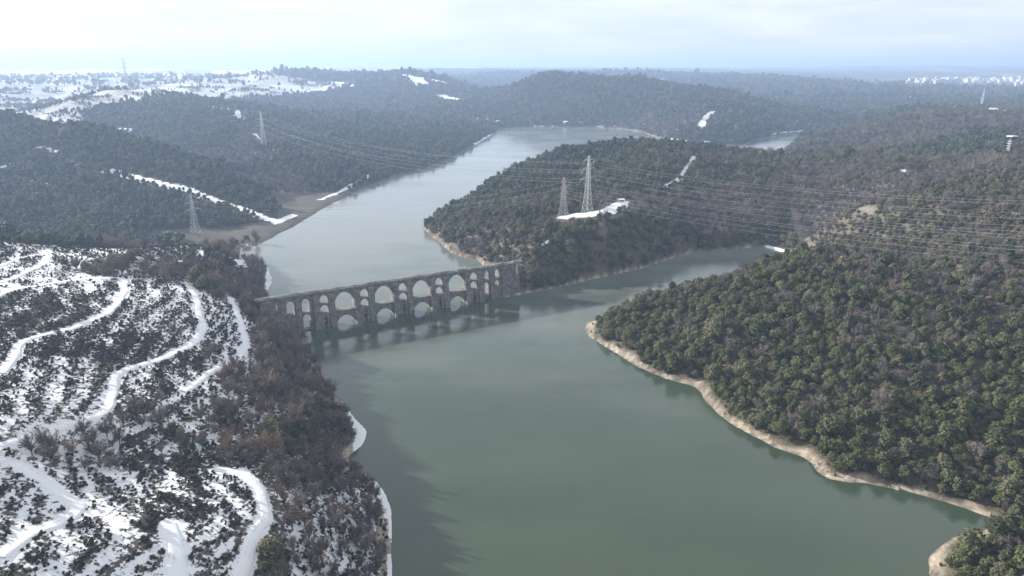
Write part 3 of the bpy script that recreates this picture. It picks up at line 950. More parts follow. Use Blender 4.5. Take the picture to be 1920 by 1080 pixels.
def slab(mb, sa, sb, la, lb, ha, hb, y0, y1):
    mb.prism([(sa, y0, la), (sb, y0, lb), (sb, y0, hb), (sa, y0, ha)], [(sa, y1, la), (sb, y1, lb), (sb, y1, hb), (sa, y1, ha)])

TOPZ = 25.6
PC = [7.2, 35.3, 63.6, 91.8, 120.0]
AC = [21.2, 49.4, 77.7, 105.9]
PH = 7.33
# piers with three openings each
for c_ in PC:
    ops = [(c_, 0.9, 2.2, 4.3, 5.3), (c_, 2.75, 10.6, 13.7, 16.3), (c_, 2.75, 17.3, 20.6, 23.4)]
    pier = pierced('pier', c_ - PH, c_ + PH, -8.0, TOPZ, ops, -2.6, 2.6, M_STONE, AQ)
    for side in (-1, 1):
        for sgn in (-1, 1):                       # battered buttresses flanking the openings
            a, b_ = c_ + sgn * 3.3, c_ + sgn * 7.2
            s_in, s_out = min(a, b_), max(a, b_)
            mb = MB()
            yb, ym, yt = side * 6.2, side * 4.6, side * 3.5
            yw = side * 2.5
            prof = [(yw, -8.0), (yb, -8.0), (yb, 3.0), (ym, 10.2), (yt, 22.2), (yw, 24.2)]
            mb.prism([(s_in, y, z) for y, z in prof], [(s_out, y, z) for y, z in prof])
            mb.build('buttress', M_STONE, pier)
    for side in (-1, 1):                          # infill between the buttresses below the first walkway
        mb = MB()
        yw, y1_ = side * 2.5, side * 4.4
        for sgn in (-1, 1):
            a, b_ = c_ + sgn * 0.95, c_ + sgn * 3.05
            prof = [(yw, -8.0), (y1_, -8.0), (y1_, 8.0), (yw, 10.0)]
            mb.prism([(min(a, b_), y, z) for y, z in prof], [(max(a, b_), y, z) for y, z in prof])
        mb.build('cutwater', M_STONE, pier)
# great arches, two tiers
for c_ in AC:
    pierced('lower_arch', c_ - 6.78, c_ + 6.78, -8.0, 10.4, [(c_, 6.77, -9.0, -0.2, 6.9)], -2.9, 2.9, M_STONE, AQ)
    pierced('upper_arch', c_ - 6.78, c_ + 6.78, 10.4, TOPZ, [(c_, 6.72, 10.4, 15.8, 23.5)], -2.2, 2.2, M_STONE, AQ)
    mb = MB()
    mb.box(c_ - 6.7, c_ + 6.7, -3.15, 3.15, 10.05, 10.75)
    mb.build('walkway_ledge', M_STONE, AQ)
# approaches
pierced('approach_wall', -34.0, -0.22, -8.0, TOPZ, [(-5.0, 2.5, 0.8, 8.8, 11.6), (-5.0, 2.5, 12.9, 19.8, 22.4), (-15.0, 2.5, 12.6, 19.6, 22.4), (-25.0, 1.9, 17.6, 20.0, 22.0)], -2.3, 2.3, M_STONE, AQ)
pierced('approach_wall', 127.42, 160.0, -8.0, TOPZ, [(131.2, 1.8, 3.6, 11.6, 14.2), (131.2, 1.8, 15.6, 21.0, 23.4), (140.2, 1.8, 9.6, 12.8, 14.8), (140.2, 1.8, 16.0, 21.0, 23.4)], -2.3, 2.3, M_STONE, AQ)
for sx in (-10.0, 135.7, 146.0):
    for side in (-1, 1):
        mb = MB()
        prof = [(side * 2.2, -6.0), (side * 4.4, -6.0), (side * 3.4, 12.0), (side * 3.0, 21.5), (side * 2.2, 23.2)]
        mb.prism([(sx - 1.6, y, z) for y, z in prof], [(sx + 1.6, y, z) for y, z in prof])
        mb.build('buttress', M_STONE, AQ)
mb = MB()
mb.box(-36.0, 162.0, -2.95, 2.95, TOPZ - 0.01, TOPZ + 0.45)
mb.build('cornice', M_STONE, AQ)
mb = MB()                                         # vaulted cover of the water channel
prof = [(-2.1, TOPZ + 0.44), (-1.7, TOPZ + 1.0), (-0.8, TOPZ + 1.35), (0.8, TOPZ + 1.35), (1.7, TOPZ + 1.0), (2.1, TOPZ + 0.44)]
prev = -37.0
while prev < 162.5:                               # cover slabs, settled unevenly
    nxt = min(163.0, prev + random.uniform(3.5, 9.0))
    dz = random.uniform(-0.32, 0.22)
    dy = random.uniform(-0.12, 0.12)
    mb = MB()
    mb.prism([(prev + 0.04, y + dy, z + (dz if z > TOPZ + 0.5 else 0)) for y, z in prof], [(nxt - 0.04, y + dy, z + (dz if z > TOPZ + 0.5 else 0)) for y, z in prof])
    mb.build('channel_cover', M_STONE, AQ)
    prev = nxt
mb = MB()
mb.box(157.0, 157.8, -3.0, -2.2, 17.0, TOPZ - 0.2)
mb.build('end_pilaster', M_CONC, AQ)

# ------------------------------------------------------------------ trees: prototypes
def rnd_dir(rng):
    v = rng.normal(size=3)
    return v / np.linalg.norm(v)

def leafy(seed, R, Hh, lobes, leaves, size, base=0.18, flat=1.0):
    """crown of leaf sprays on the skins of many lobes, with small dark lobes inside"""
    rng = np.random.default_rng(seed)
    mb = MB()
    L = []
    for i in range(lobes):
        a = rng.uniform(0, 2 * math.pi)
        h = rng.uniform(0, 1) ** 0.8
        rad = R * math.sqrt(max(0.05, 1 - (h * 0.95) ** 2)) * rng.uniform(0.25, 0.72)
        L.append((np.array([rad * math.cos(a), rad * math.sin(a), Hh * (base + (0.80 - base) * h)]), R * rng.uniform(0.30, 0.48)))
    L.append((np.array([0, 0, Hh * 0.5]), R * 0.55))
    for c_, r_ in L:                              # inner solid lobes
        k = len(mb.v)
        rr_ = r_ * 0.72
        mb.v += [c_ + rr_ * np.array(d) * rng.uniform(0.85, 1.15) for d in ((1, 0, 0), (0, 1, 0), (-1, 0, 0), (0, -1, 0), (0, 0, 1), (0, 0, -1))]
        for t in ((0, 1, 4), (1, 2, 4), (2, 3, 4), (3, 0, 4), (1, 0, 5), (2, 1, 5), (3, 2, 5), (0, 3, 5)):
            mb.f.append(tuple(k + i for i in t))
    per = leaves // len(L)
    for c_, r_ in L:
        for i in range(per):
            d = rnd_dir(rng)
            if d[2] < -0.35: d[2] *= -1
            p = c_ + d * r_ * rng.uniform(0.72, 1.28) * np.array([1, 1, flat])
            nn = d + rnd_dir(rng) * 0.5
            nn /= np.linalg.norm(nn)
            u = np.cross(nn, rnd_dir(rng))
            u /= np.linalg.norm(u) + 1e-9
            w = np.cross(nn, u)
            s1, s2 = size * rng.uniform(0.6, 1.3), size * rng.uniform(0.5, 1.0)
            k = len(mb.v)
            mb.v += [p - u * s1, p + w * s2 * 0.8, p + u * s1, p - w * s2]
            mb.f.append((k, k + 1, k + 2, k + 3))
    return mb

def twiggy(seed, R, Hh, limbs, twigs, wid):
    rng = np.random.default_rng(seed)
    mb = MB()
    for i in range(limbs):
        a = rng.uniform(0, 2 * math.pi)
        el = rng.uniform(0.5, 1.35)
        d = np.array([math.cos(a) * math.cos(el), math.sin(a) * math.cos(el), math.sin(el)])
        p0 = np.array([0, 0, Hh * rng.uniform(0.12, 0.4)])
        ln = rng.uniform(0.65, 1.0) * (R * 1.15 if el < 0.9 else Hh * 0.7)
        p1 = p0 + d * ln * 0.55 + rnd_dir(rng) * R * 0.08
        p2 = p0 + d * ln + np.array([0, 0, Hh * 0.08])
        mb.tube([p0, p1, p2], [wid * 2.4, wid * 1.6, wid * 0.5], 3)
        for j in range(twigs // limbs):
            t = rng.uniform(0.25, 1.0)
            q = p0 + (p2 - p0) * t + rnd_dir(rng) * R * 0.10
            dd = d * 0.6 + rnd_dir(rng) * 0.9 + np.array([0, 0, 0.45])
            dd /= np.linalg.norm(dd)
            l2 = R * rng.uniform(0.22, 0.5)
            u = np.cross(dd, rnd_dir(rng))
            u /= np.linalg.norm(u) + 1e-9
            k = len(mb.v)
            w_ = wid * rng.uniform(0.6, 1.3)
            e1 = q + dd * l2
            mb.v += [q - u * w_, q + u * w_, e1 + u * w_ * 0.3]
            mb.f.append((k, k + 1, k + 2))
            for s in range(2):                    # side sprays
                qq = q + dd * l2 * rng.uniform(0.3, 0.9)
                d3 = dd + rnd_dir(rng) * 0.9
                d3 /= np.linalg.norm(d3)
                u3 = np.cross(d3, rnd_dir(rng))
                u3 /= np.linalg.norm(u3) + 1e-9
                k = len(mb.v)
                mb.v += [qq - u3 * w_ * 0.8, qq + u3 * w_ * 0.8, qq + d3 * l2 * 0.55]
                mb.f.append((k, k + 1, k + 2))
    return mb

def trunk(seed, Hh, r_):
    rng = np.random.default_rng(seed)
    mb = MB()
    x, y = rng.normal(0, 0.06, 2) * Hh
    mb.tube([(0, 0, -1.2), (0, 0, 0.0), (x * 0.5, y * 0.5, Hh * 0.3), (x, y, Hh * 0.6)], [r_ * 1.5, r_ * 1.2, r_ * 0.9, r_ * 0.35], 6)
    for i in range(4):
        a = rng.uniform(0, 6.28)
        z = Hh * rng.uniform(0.22, 0.45)
        d = np.array([math.cos(a), math.sin(a), 0.9])
        mb.tube([(x * 0.5, y * 0.5, z), np.array([x * 0.5, y * 0.5, z]) + d * Hh * 0.25], [r_ * 0.55, r_ * 0.2], 4)
    return mb

# kind: list of (crown mesh, trunk mesh)
PROTO = {}
def raw(mb, name, m):
    me = bpy.data.meshes.new(name)
    me.from_pydata([tuple(map(float, p)) for p in mb.v], [], mb.f)
    me.materials.append(m)
    return me
PROTO['evergreen_tree'] = [(raw(leafy(100 + i, 3.3, 6.6, 11 + 2 * i, 620, 0.46), 'crown', M_GREEN), raw(trunk(i, 6, 0.2), 'trunk', M_BARK)) for i in range(4)]
PROTO['bare_tree'] = [(raw(twiggy(200 + i, 3.1, 6.8, 14, 340, 0.075), 'crown', M_BARE), raw(trunk(10 + i, 6.4, 0.18), 'trunk', M_BARK)) for i in range(4)]
PROTO['brown_bank_tree'] = [(raw(twiggy(300 + i, 2.7, 6.0, 14, 340, 0.075), 'crown', M_BANK), raw(trunk(20 + i, 6.0, 0.16), 'trunk', M_BARK)) for i in range(4)]
PROTO['dry_scrub_tree'] = [(raw(leafy(400 + i, 2.8, 4.6, 9, 300, 0.50, 0.1), 'crown', M_DRY), raw(trunk(30 + i, 4.4, 0.16), 'trunk', M_BARK)) for i in range(3)]
PROTO['pine_tree'] = [(raw(leafy(500 + i, 2.7, 9.0, 11, 330, 0.55, 0.30, 0.8), 'crown', M_PINE), raw(trunk(40 + i, 9.0, 0.22), 'trunk', M_BARK)) for i in range(3)]
PROTO['heath_shrub'] = [(raw(leafy(600 + i, 1.05, 1.35, 5, 84, 0.30, 0.05), 'foliage', M_SHRUB), raw(trunk(50 + i, 1.2, 0.07), 'stem', M_BARK)) for i in range(4)]

# ------------------------------------------------------------------ trees: where they stand
BANDS = [(110, 520, 4.1, 0.88), (520, 1000, 5.2, 0.98), (1000, 1800, 6.6, 1.12), (1800, 3300, 9.6, 1.5), (3300, 5600, 19, 2.7)]
TREE_P = {  # class -> (fill, {kind: share}, mean size)
    'G': (0.97, {'evergreen_tree': 0.85, 'bare_tree': 0.12, 'pine_tree': 0.03}, 0.95),
    'X': (0.95, {'evergreen_tree': 0.46, 'bare_tree': 0.38, 'pine_tree': 0.10, 'dry_scrub_tree': 0.06}, 0.92),
    'B': (0.90, {'evergreen_tree': 0.13, 'bare_tree': 0.77, 'dry_scrub_tree': 0.10}, 0.88),
    'Y': (0.92, {'evergreen_tree': 0.16, 'bare_tree': 0.24, 'dry_scrub_tree': 0.60}, 0.85),
    'P': (0.93, {'evergreen_tree': 0.32, 'bare_tree': 0.10, 'pine_tree': 0.58}, 0.88),
    'T': (0.80, {'brown_bank_tree': 0.68, 'bare_tree': 0.24, 'evergreen_tree': 0.08}, 1.08),
    'U': (0.62, {'brown_bank_tree': 0.42, 'bare_tree': 0.53, 'evergreen_tree': 0.05}, 1.0),
    'K': (0.05, {'brown_bank_tree': 0.6, 'pine_tree': 0.4}, 0.7),
    'S': (0.015, {'brown_bank_tree': 0.6, 'pine_tree': 0.4}, 0.6),
    'F': (0.96, {'evergreen_tree': 0.34, 'bare_tree': 0.18, 'pine_tree': 0.48}, 0.92),
    'O': (0.16, {'evergreen_tree': 0.3, 'bare_tree': 0.5, 'pine_tree': 0.2}, 0.8),
    'M': (0.0, {}, 1), 'C': (0.05, {'pine_tree': 1.0}, 0.8)}
PLACED = {k: [] for k in PROTO}

def jitter(r0, r1, sp, half):
    x = np.arange(-r1 * math.sin(half), r1 * math.sin(half), sp)
    y = np.arange(r0 * math.cos(half), r1, sp)
    X, Y = np.meshgrid(x, y)
    X = (X + (np.arange(X.shape[0]) % 2)[:, None] * sp / 2).ravel() + RNG.uniform(-0.42, 0.42, X.size) * sp
    Y = Y.ravel() + RNG.uniform(-0.42, 0.42, Y.size) * sp
    r = np.hypot(X, Y)
    k = (r > r0) & (r < r1) & (np.abs(np.arctan2(X, Y)) < half)
    return X[k], Y[k]

ALL_OPEN = TRACKS + CLEAR + CPATH + BARE + BANKS
AQX, AQY = BR_D[0], BR_D[1]
PAD = []                                          # cleared pads (x, y, radius)
def keep_clear(x, y, r):
    k = np.ones(len(x), bool)
    for ax, ay, ar in PAD:
        k &= (x - ax) ** 2 + (y - ay) ** 2 > ar * ar
    s = (x - BR_A[0]) * BR_D[0] + (y - BR_A[1]) * BR_D[1]
    q = (x - BR_A[0]) * BR_N[0] + (y - BR_A[1]) * BR_N[1]
    k &= ~((s > -30) & (s < 158) & (np.abs(q) < 7.5))
    k &= ~((s > -31) & (s < 2) & (q > 0) & (q < 15))
    return k

PYL = {k: hit(*v) for k, v in dict(a=(1101, 400), b=(1056, 406), c=(496, 279), d=(368, 440), e=(238, 157), f=(1840, 200)).items()}
for k in 'ab': PAD += [(*PYL[k], 13.0), (PYL[k][0] - 2, PYL[k][1] - 13, 11.0)]
PAD.append((PYL['a'][0] + 22, PYL['a'][1] - 8, 9.0))
for k in 'cd': PAD.append((*PYL[k], 8.0))

for r0, r1, sp, sc_ in BANDS:
    x, y = jitter(r0, r1, sp, math.radians(44))
    sd = lookup(SG, x, y)
    k = sd > 1.0
    x, y, sd = x[k], y[k], sd[k]
    cl_ = classify(x, y)
    beach = (5.0 + 2.6 * fbm(x / 30, y / 30, 71, 2) + 2.2 * fbm(x / 9, y / 9, 73, 2)) * np.where((x < 400) & (y > 455), 0.55, 1.0)
    beach = np.where(np.isin(cl_, [CNAMES.index(c) for c in 'SKTU']), 1.5, beach)
    beach = np.where(np.isin(cl_, [CNAMES.index('F')]), 5.0, beach)
    od = pdist(x, y, ALL_OPEN)
    r = np.hypot(x, y)
    k = (sd > beach + RNG.uniform(-0.5, 2.5, len(x))) & (od > sc_ * RNG.uniform(-0.5, 1.6, len(x))) & keep_clear(x, y, r)
    k &= ~(np.isin(cl_, [CNAMES.index(c) for c in 'SKTU']) & (pdist(x, y, TRACKS) < 3.2))
    x, y, cl_ = x[k], y[k], cl_[k]
    z = height(x, y)
    dens = fbm(x / 40, y / 40, 131, 3)
    mixn = fbm(x / 28, y / 28, 141, 3)
    for ci, cn in enumerate(CNAMES):
        fill, shares, ms = TREE_P[cn]
        if not shares: continue
        sel = np.where(cl_ == ci)[0]
        if cn == 'O':
            keep = (RNG.random(len(sel)) < 0.75) & (dens[sel] > 0.22)
        else:
            keep = RNG.random(len(sel)) < fill * (1 + 0.10 * dens[sel])
        sel = sel[keep]
        if not len(sel): continue
        names = list(shares)
        cum = np.cumsum([shares[q] for q in names])
        # patches of one kind rather than an even mix
        u = np.clip(RNG.random(len(sel)) * 0.55 + (mixn[sel] * 0.9 + 0.5) * 0.45, 0, 0.999)
        order = np.argsort(np.argsort(u)) / max(1, len(u))
        kind = np.searchsorted(cum / cum[-1], np.clip(order, 0, 0.9999), side='right')
        kind = np.clip(kind, 0, len(names) - 1)
        s = sc_ * ms * np.exp(RNG.normal(0, 0.27, len(sel)))
        for q, nm in enumerate(names):
            w = kind == q
            PLACED[nm].append(np.stack([x[sel][w], y[sel][w], z[sel][w], s[w]], 1))

# shrubs of the snowy hill
x, y = jitter(110, 680, 1.22, math.radians(44))
cl_ = classify(x, y)
sd = lookup(SG, x, y)
dn = 0.5 * fbm(x / 4, y / 4, 151, 3) + 0.45 * fbm(x / 45, y / 45, 161, 2) + 0.34 * np.sin(height(x, y) * 2.6 + 5 * fbm(x / 35, y / 35, 165, 3))
pr = np.select([cl_ == CNAMES.index('S'), cl_ == CNAMES.index('K'), cl_ == CNAMES.index('U'), cl_ == CNAMES.index('T')], [0.46 + 0.75 * dn, 0.64 + 0.7 * dn, 0.30 + 0.5 * dn, np.full(len(x), 0.14)], 0.0)
od = pdist(x, y, TRACKS + BANKS)
pr = pr * np.clip(1.3 - np.hypot(x, y) / 900, 0.6, 1.05)
k = (RNG.random(len(x)) < pr) & (sd > 2.0) & (od > 0.35) & keep_clear(x, y, None)
x, y = x[k], y[k]
PLACED['heath_shrub'].append(np.stack([x, y, height(x, y) - 0.08, 0.58 * np.exp(RNG.normal(0, 0.36, len(x)))], 1))
# bushes along the tan beach of the headland
x, y = jitter(150, 520, 3.0, math.radians(44))
cl_ = classify(x, y)
sd = lookup(SG, x, y)
k = np.isin(cl_, [CNAMES.index(c) for c in 'GX']) & (sd > 2.5) & (sd < 10) & (RNG.random(len(x)) < 0.34)
x, y = x[k], y[k]
PLACED['dry_scrub_tree'].append(np.stack([x, y, height(x, y), 0.28 * np.exp(RNG.normal(0, 0.3, len(x)))], 1))

INFO = {
    'evergreen_tree': ('rounded olive-green evergreen tree on the wooded headland above the tan beach', 'tree', 'evergreen trees of the headland wood', 'evergreen_wood', 'dense evergreen wood covering the hills and headlands'),
    'bare_tree': ('leafless pale grey tree standing among the evergreens', 'tree', 'bare grey trees among the evergreens', 'bare_wood', 'leafless grey woodland spread over the hillsides'),
    'brown_bank_tree': ('leafless dark brown tree on the snowy bank above the water', 'tree', 'bare brown trees of the snowy bank', 'bank_wood', 'brown leafless thicket along the snowy bank'),
    'dry_scrub_tree': ('low straw-coloured dry bush on the sunny slope and beach edge', 'bush', 'dry bushes of the sunny slope', 'dry_scrub', 'straw-coloured dry scrub on the sunny hillside'),
    'pine_tree': ('slender dark green pine rising above its neighbours', 'pine', 'dark pines', 'pine_wood', 'dark pine stands along the ridges and hill edges'),
    'heath_shrub': ('small dark heath shrub poking out of the snow', 'shrub', 'dark heath shrubs in the snow', 'heath', 'dark heath shrubs dotting the snowy hillside')}
LEFT = {'evergreen_tree': ('round green evergreen standing among the bare trees of the snowy hill', 'evergreens of the snowy hill'),
        'bare_tree': ('leafless pale grey tree rising from the snow of the lakeside bank', 'bare grey trees of the snowy bank'),
        'pine_tree': ('dark green pine growing on the snowy hill', 'pines of the snowy hill')}
PARTS = {'heath_shrub': ('foliage', 'stem')}

def gn_forest(name, P, sc, rz, vi, protos, label, cat):
    me = bpy.data.meshes.new(name)
    me.vertices.add(len(P))
    me.vertices.foreach_set('co', P.astype(np.float32).ravel())
    for an, ty, val in (('sc', 'FLOAT', sc), ('rz', 'FLOAT', rz), ('vi', 'INT', vi)):
        a = me.attributes.new(an, ty, 'POINT')
        a.data.foreach_set('value', val.astype(np.float32 if ty == 'FLOAT' else np.int32))
    o = link(name, me)
    ng = bpy.data.node_groups.new(name + '_scatter', 'GeometryNodeTree')
    ng.interface.new_socket('Geometry', in_out='INPUT', socket_type='NodeSocketGeometry')
    ng.interface.new_socket('Geometry', in_out='OUTPUT', socket_type='NodeSocketGeometry')
    N, L = ng.nodes, ng.links
    gi, go = N.new('NodeGroupInput'), N.new('NodeGroupOutput')
    ip = N.new('GeometryNodeInstanceOnPoints')
    L.new(gi.outputs[0], ip.inputs['Points'])
    ja = N.new('GeometryNodeJoinGeometry')
    for crown_o, trunk_o in protos:
        jb = N.new('GeometryNodeJoinGeometry')
        for q in (crown_o, trunk_o):
            oi = N.new('GeometryNodeObjectInfo')
            oi.inputs['Object'].default_value = q
            oi.transform_space = 'ORIGINAL'
            L.new(oi.outputs['Geometry'], jb.inputs[0])
        g2 = N.new('GeometryNodeGeometryToInstance')
        L.new(jb.outputs[0], g2.inputs[0])
        L.new(g2.outputs[0], ja.inputs[0])
    L.new(ja.outputs[0], ip.inputs['Instance'])
    ip.inputs['Pick Instance'].default_value = True
    def na(nm, ty):
        q = N.new('GeometryNodeInputNamedAttribute')
        q.data_type = ty
        q.inputs['Name'].default_value = nm
        return q.outputs['Attribute']
    L.new(na('vi', 'INT'), ip.inputs['Instance Index'])
    cx = N.new('ShaderNodeCombineXYZ')
    L.new(na('rz', 'FLOAT'), cx.inputs['Z'])
    L.new(cx.outputs[0], ip.inputs['Rotation'])
    L.new(na('sc', 'FLOAT'), ip.inputs['Scale'])
    L.new(ip.outputs['Instances'], go.inputs[0])
    md = o.modifiers.new('scatter', 'NODES')
    md.node_group = ng
    tag(o, label, cat, kind='stuff')
    return o

N_IND = 300
for nm in PROTO:
    A = np.concatenate(PLACED[nm])
    lab, cat, grp, mass, masslab = INFO[nm]
    cn, tn = PARTS.get(nm, ('crown', 'trunk'))
    px, py, fw = project(A[:, :3])
    size = A[:, 3] / fw
    size = np.where((px > 5) & (px < 1915) & (py > 30) & (py < 1078), size, -1)
    cand = np.argsort(-size)[:1400]
    vis = visible(A[cand, :3])
    cand = cand[vis & (size[cand] > 0)][:N_IND]
    rest = np.ones(len(A), bool)
    rest[cand] = False
    rz = RNG.uniform(0, 6.283, len(A))
    vi = RNG.integers(0, len(PROTO[nm]), len(A))
    firsts = {}
    for n_, i in enumerate(cand):
        v = int(vi[i])
        x_, y_, z_, s_ = A[i]
        root = bpy.data.objects.new(nm, None)
        COL.objects.link(root)
        root.location = (x_, y_, z_)
        root.rotation_euler = (0, 0, rz[i])
        root.scale = (s_, s_, s_ * RNG.uniform(0.9, 1.12))
        lb, gr = (LEFT[nm] if nm in LEFT and x_ < -20 and y_ < 640 else (lab, grp))
        tag(root, lb, cat, gr)
        co = link(cn, PROTO[nm][v][0], root)
        to = link(tn, PROTO[nm][v][1], root)
        firsts.setdefault(v, (co, to))
    protos = [firsts[v] for v in sorted(firsts)]
    R_ = A[rest]
    gn_forest(mass, R_[:, :3], R_[:, 3], rz[rest], vi[rest] % len(protos), protos, masslab, cat)
    print(nm, len(A), len(cand))

# ------------------------------------------------------------------ pylons and wires
def pylon(name, xy, Hh, base, m, yaw, label, thick=0.16, arms=((0.62, 0.21), (0.78, 0.17), (0.93, 0.13)), arm_mat=None):
    z0 = float(height(*xy)) - 0.5
    root = empty(name, (xy[0], xy[1], z0), yaw)
    tag(root, label, 'pylon', 'power line pylons')
    def half(t):
        return base * (1 - t) ** 1.15 * 0.5 * (1 - 0.25 * math.sin(math.pi * min(1, t * 1.3))) + 0.45
    ts = [0, 0.1, 0.2, 0.29, 0.37, 0.45, 0.52, 0.59, 0.66, 0.73, 0.8, 0.87, 0.94, 1.0]
    cor = [(1, 1), (-1, 1), (-1, -1), (1, -1)]
    for cx_, cy_ in cor:
        mb = MB()
        for a, b_ in zip(ts, ts[1:]):
            mb.bar((cx_ * half(a), cy_ * half(a), a * Hh), (cx_ * half(b_), cy_ * half(b_), b_ * Hh), thick * 1.25)
        mb.build('leg', m, root)
    mb = MB()
    for a, b_ in zip(ts, ts[1:]):
        for i in range(4):
            (c1, d1), (c2, d2) = cor[i], cor[(i + 1) % 4]
            p = lambda c, d, t: (c * half(t), d * half(t), t * Hh)
            mb.bar(p(c1, d1, a), p(c2, d2, b_), thick * 0.7)
            mb.bar(p(c2, d2, a), p(c1, d1, b_), thick * 0.7)
            mb.bar(p(c1, d1, b_), p(c2, d2, b_), thick * 0.6)
    mb.build('bracing', m, root)
    tips = []
    for t, ln in arms:
        mb = MB()
        ln *= Hh
        for s in (-1, 1):
            tip = np.array([s * ln, 0, t * Hh])
            hh = half(t)
            for d in (-1, 1):
                mb.bar((s * hh, d * hh, t * Hh), tip, thick * 0.8)
                mb.bar((s * hh, d * hh, (t + 0.035) * Hh), tip, thick * 0.7)
                for f_ in (0.33, 0.66):
                    q0 = np.array([s * hh, d * hh, t * Hh]) * (1 - f_) + tip * f_
                    q1 = np.array([s * hh, d * hh, (t + 0.035) * Hh]) * (1 - f_) + tip * f_
                    mb.bar(q0, q1, thick * 0.5)
            tips.append(tip - [0, 0, 0.055 * Hh])
        mb.build('crossarm', arm_mat or m, root)
        for s in (-1, 1):
            ins = MB()
            ins.tube([(s * ln, 0, t * Hh), (s * ln, 0, (t - 0.055) * Hh)], 0.14, 5)
            ins.build('insulator', M_CONC, root)
    cs, sn_ = math.cos(yaw), math.sin(yaw)
    out = []
    for t_ in tips:
        out.append(np.array([xy[0] + cs * t_[0] - sn_ * t_[1], xy[1] + sn_ * t_[0] + cs * t_[1], z0 + t_[2]]))
    top = np.array([xy[0], xy[1], z0 + Hh])
    return out, top

def yaw_to(a, b):
    return math.atan2(b[1] - a[1], b[0] - a[0]) + math.pi / 2
OFF1, OFF2 = (430.0, 330.0), (400.0, 295.0)
tA = pylon('lattice_pylon', PYL['a'], 54, 7.5, M_STEEL, yaw_to(PYL['c'], OFF1), 'tall steel lattice pylon on the snowy clearing of the peninsula', 0.105)
tB = pylon('lattice_pylon', PYL['b'], 37, 7.5, M_STEEL, yaw_to(PYL['d'], OFF2), 'shorter reddish-topped lattice pylon beside the snowy clearing', 0.095, arm_mat=M_REDSTEEL)
tC = pylon('lattice_pylon', PYL['c'], 66, 10, M_STEEL, yaw_to(PYL['c'], OFF1), 'slim lattice pylon on the blue wooded ridge across the lake', 0.12)
tD = pylon('lattice_pylon', PYL['d'], 44, 8, M_STEEL, yaw_to(PYL['d'], OFF2), 'lattice pylon in front of the hill with the snowy road', 0.085)
tE = pylon('lattice_pylon', PYL['e'], 110, 14, M_STEEL, 0.4, 'hazy pylon breaking the skyline above the snow fields', 0.5)
tF = pylon('lattice_pylon', PYL['f'], 60, 9, M_STEEL, 0.2, 'faint pylon beyond the far ridge with houses', 0.25)
tG = pylon('lattice_pylon', OFF1, 54, 9, M_STEEL, yaw_to(PYL['a'], OFF1), 'steel lattice pylon on the wooded headland', 0.2)
tH = pylon('lattice_pylon', OFF2, 44, 8, M_STEEL, yaw_to(PYL['b'], OFF2), 'smaller lattice pylon on the wooded headland', 0.2)

def wire(a, b, sag, rad, label, grp):
    pts = []
    for i in range(33):
        t = i / 32
        p = a * (1 - t) + b * t
        pts.append(p - np.array([0, 0, sag * 4 * t * (1 - t)]))
    mb = MB()
    mb.tube(pts, rad, 4)
    tag(mb.build('power_line_wire', M_WIRE), label, 'wire', grp)
for (p, q, sag, rad, lab, grp) in ((tC, tA, 20, 0.04, 'thin bright wire strung across the lake to the tall pylon', 'wires over the lake'), (tA, tG, 12, 0.045, 'thin bright wire running from the tall pylon over the scrub slope', 'wires over the scrub slope'),
                                   (tD, tB, 14, 0.04, 'thin wire crossing low above the aqueduct valley', 'wires of the lower line'), (tB, tH, 12, 0.04, 'thin wire running from the shorter pylon towards the scrub slope', 'wires beside the inlet')):
    for a, b_ in zip(p[0], q[0]):
        wire(a, b_, sag * random.uniform(0.92, 1.08), rad, lab, grp)

# ------------------------------------------------------------------ buildings
def house_mesh(w, d, h, rh):
    mb = MB()
    mb.box(-w / 2, w / 2, -d / 2, d / 2, -2.0, h)
    mr = MB()
    e = 0.5
    mr.prism([(-w / 2 - e, -d / 2 - e, h + 0.02), (-w / 2 - e, d / 2 + e, h + 0.02), (-w / 2 - e, 0, h + rh)], [(w / 2 + e, -d / 2 - e, h + 0.02), (w / 2 + e, d / 2 + e, h + 0.02), (w / 2 + e, 0, h + rh)])
    return mb, mr
WIN = MB(); WIN.box(-0.7, 0.7, -0.06, 0.06, -0.8, 0.8); WIN = WIN.mesh('window', M_GLASS)
DOORM = MB(); DOORM.box(-0.6, 0.6, -0.06, 0.06, 0, 2.1); DOORM = DOORM.mesh('door', M_GLASS)
def house(xy, yaw, w, d, h, wm, label, grp, snow=False):
    root = empty('house', (xy[0], xy[1], float(height(*xy)) + 0.2), yaw)
    mb, mr = house_mesh(w, d, h, d * 0.32)
    mb.build('wall', wm, root)
    mr.build('roof', M_SNOW if snow else M_TILE, root)
    for fl in range(max(1, int(h // 3))):
        for u in (-0.3, 0.3):
            o = link('window', WIN, root); o.location = (u * w, -d / 2 - 0.05, 1.7 + fl * 2.9)
    o = link('door', DOORM, root); o.location = (0, -d / 2 - 0.05, 0)
    tag(root, label, 'house', grp)
for i, (x_, y_) in enumerate(((868, 233), (880, 230), (893, 227), (905, 229), (916, 227), (924, 233), (890, 236), (908, 237), (932, 230), (946, 234), (1060, 233), (1090, 232))):
    house(hit(x_, y_), random.uniform(-0.5, 0.5), random.uniform(11, 18), random.uniform(8, 11), random.choice((4, 6.5)), WALLS[i % 4], 'small ' + ('white', 'cream', 'pinkish', 'grey')[i % 4] + (' house with snowy roof' if i % 2 == 0 else ' house with red tiled roof') + ' at the head of the lake', 'houses at the head of the lake', i % 2 == 0)
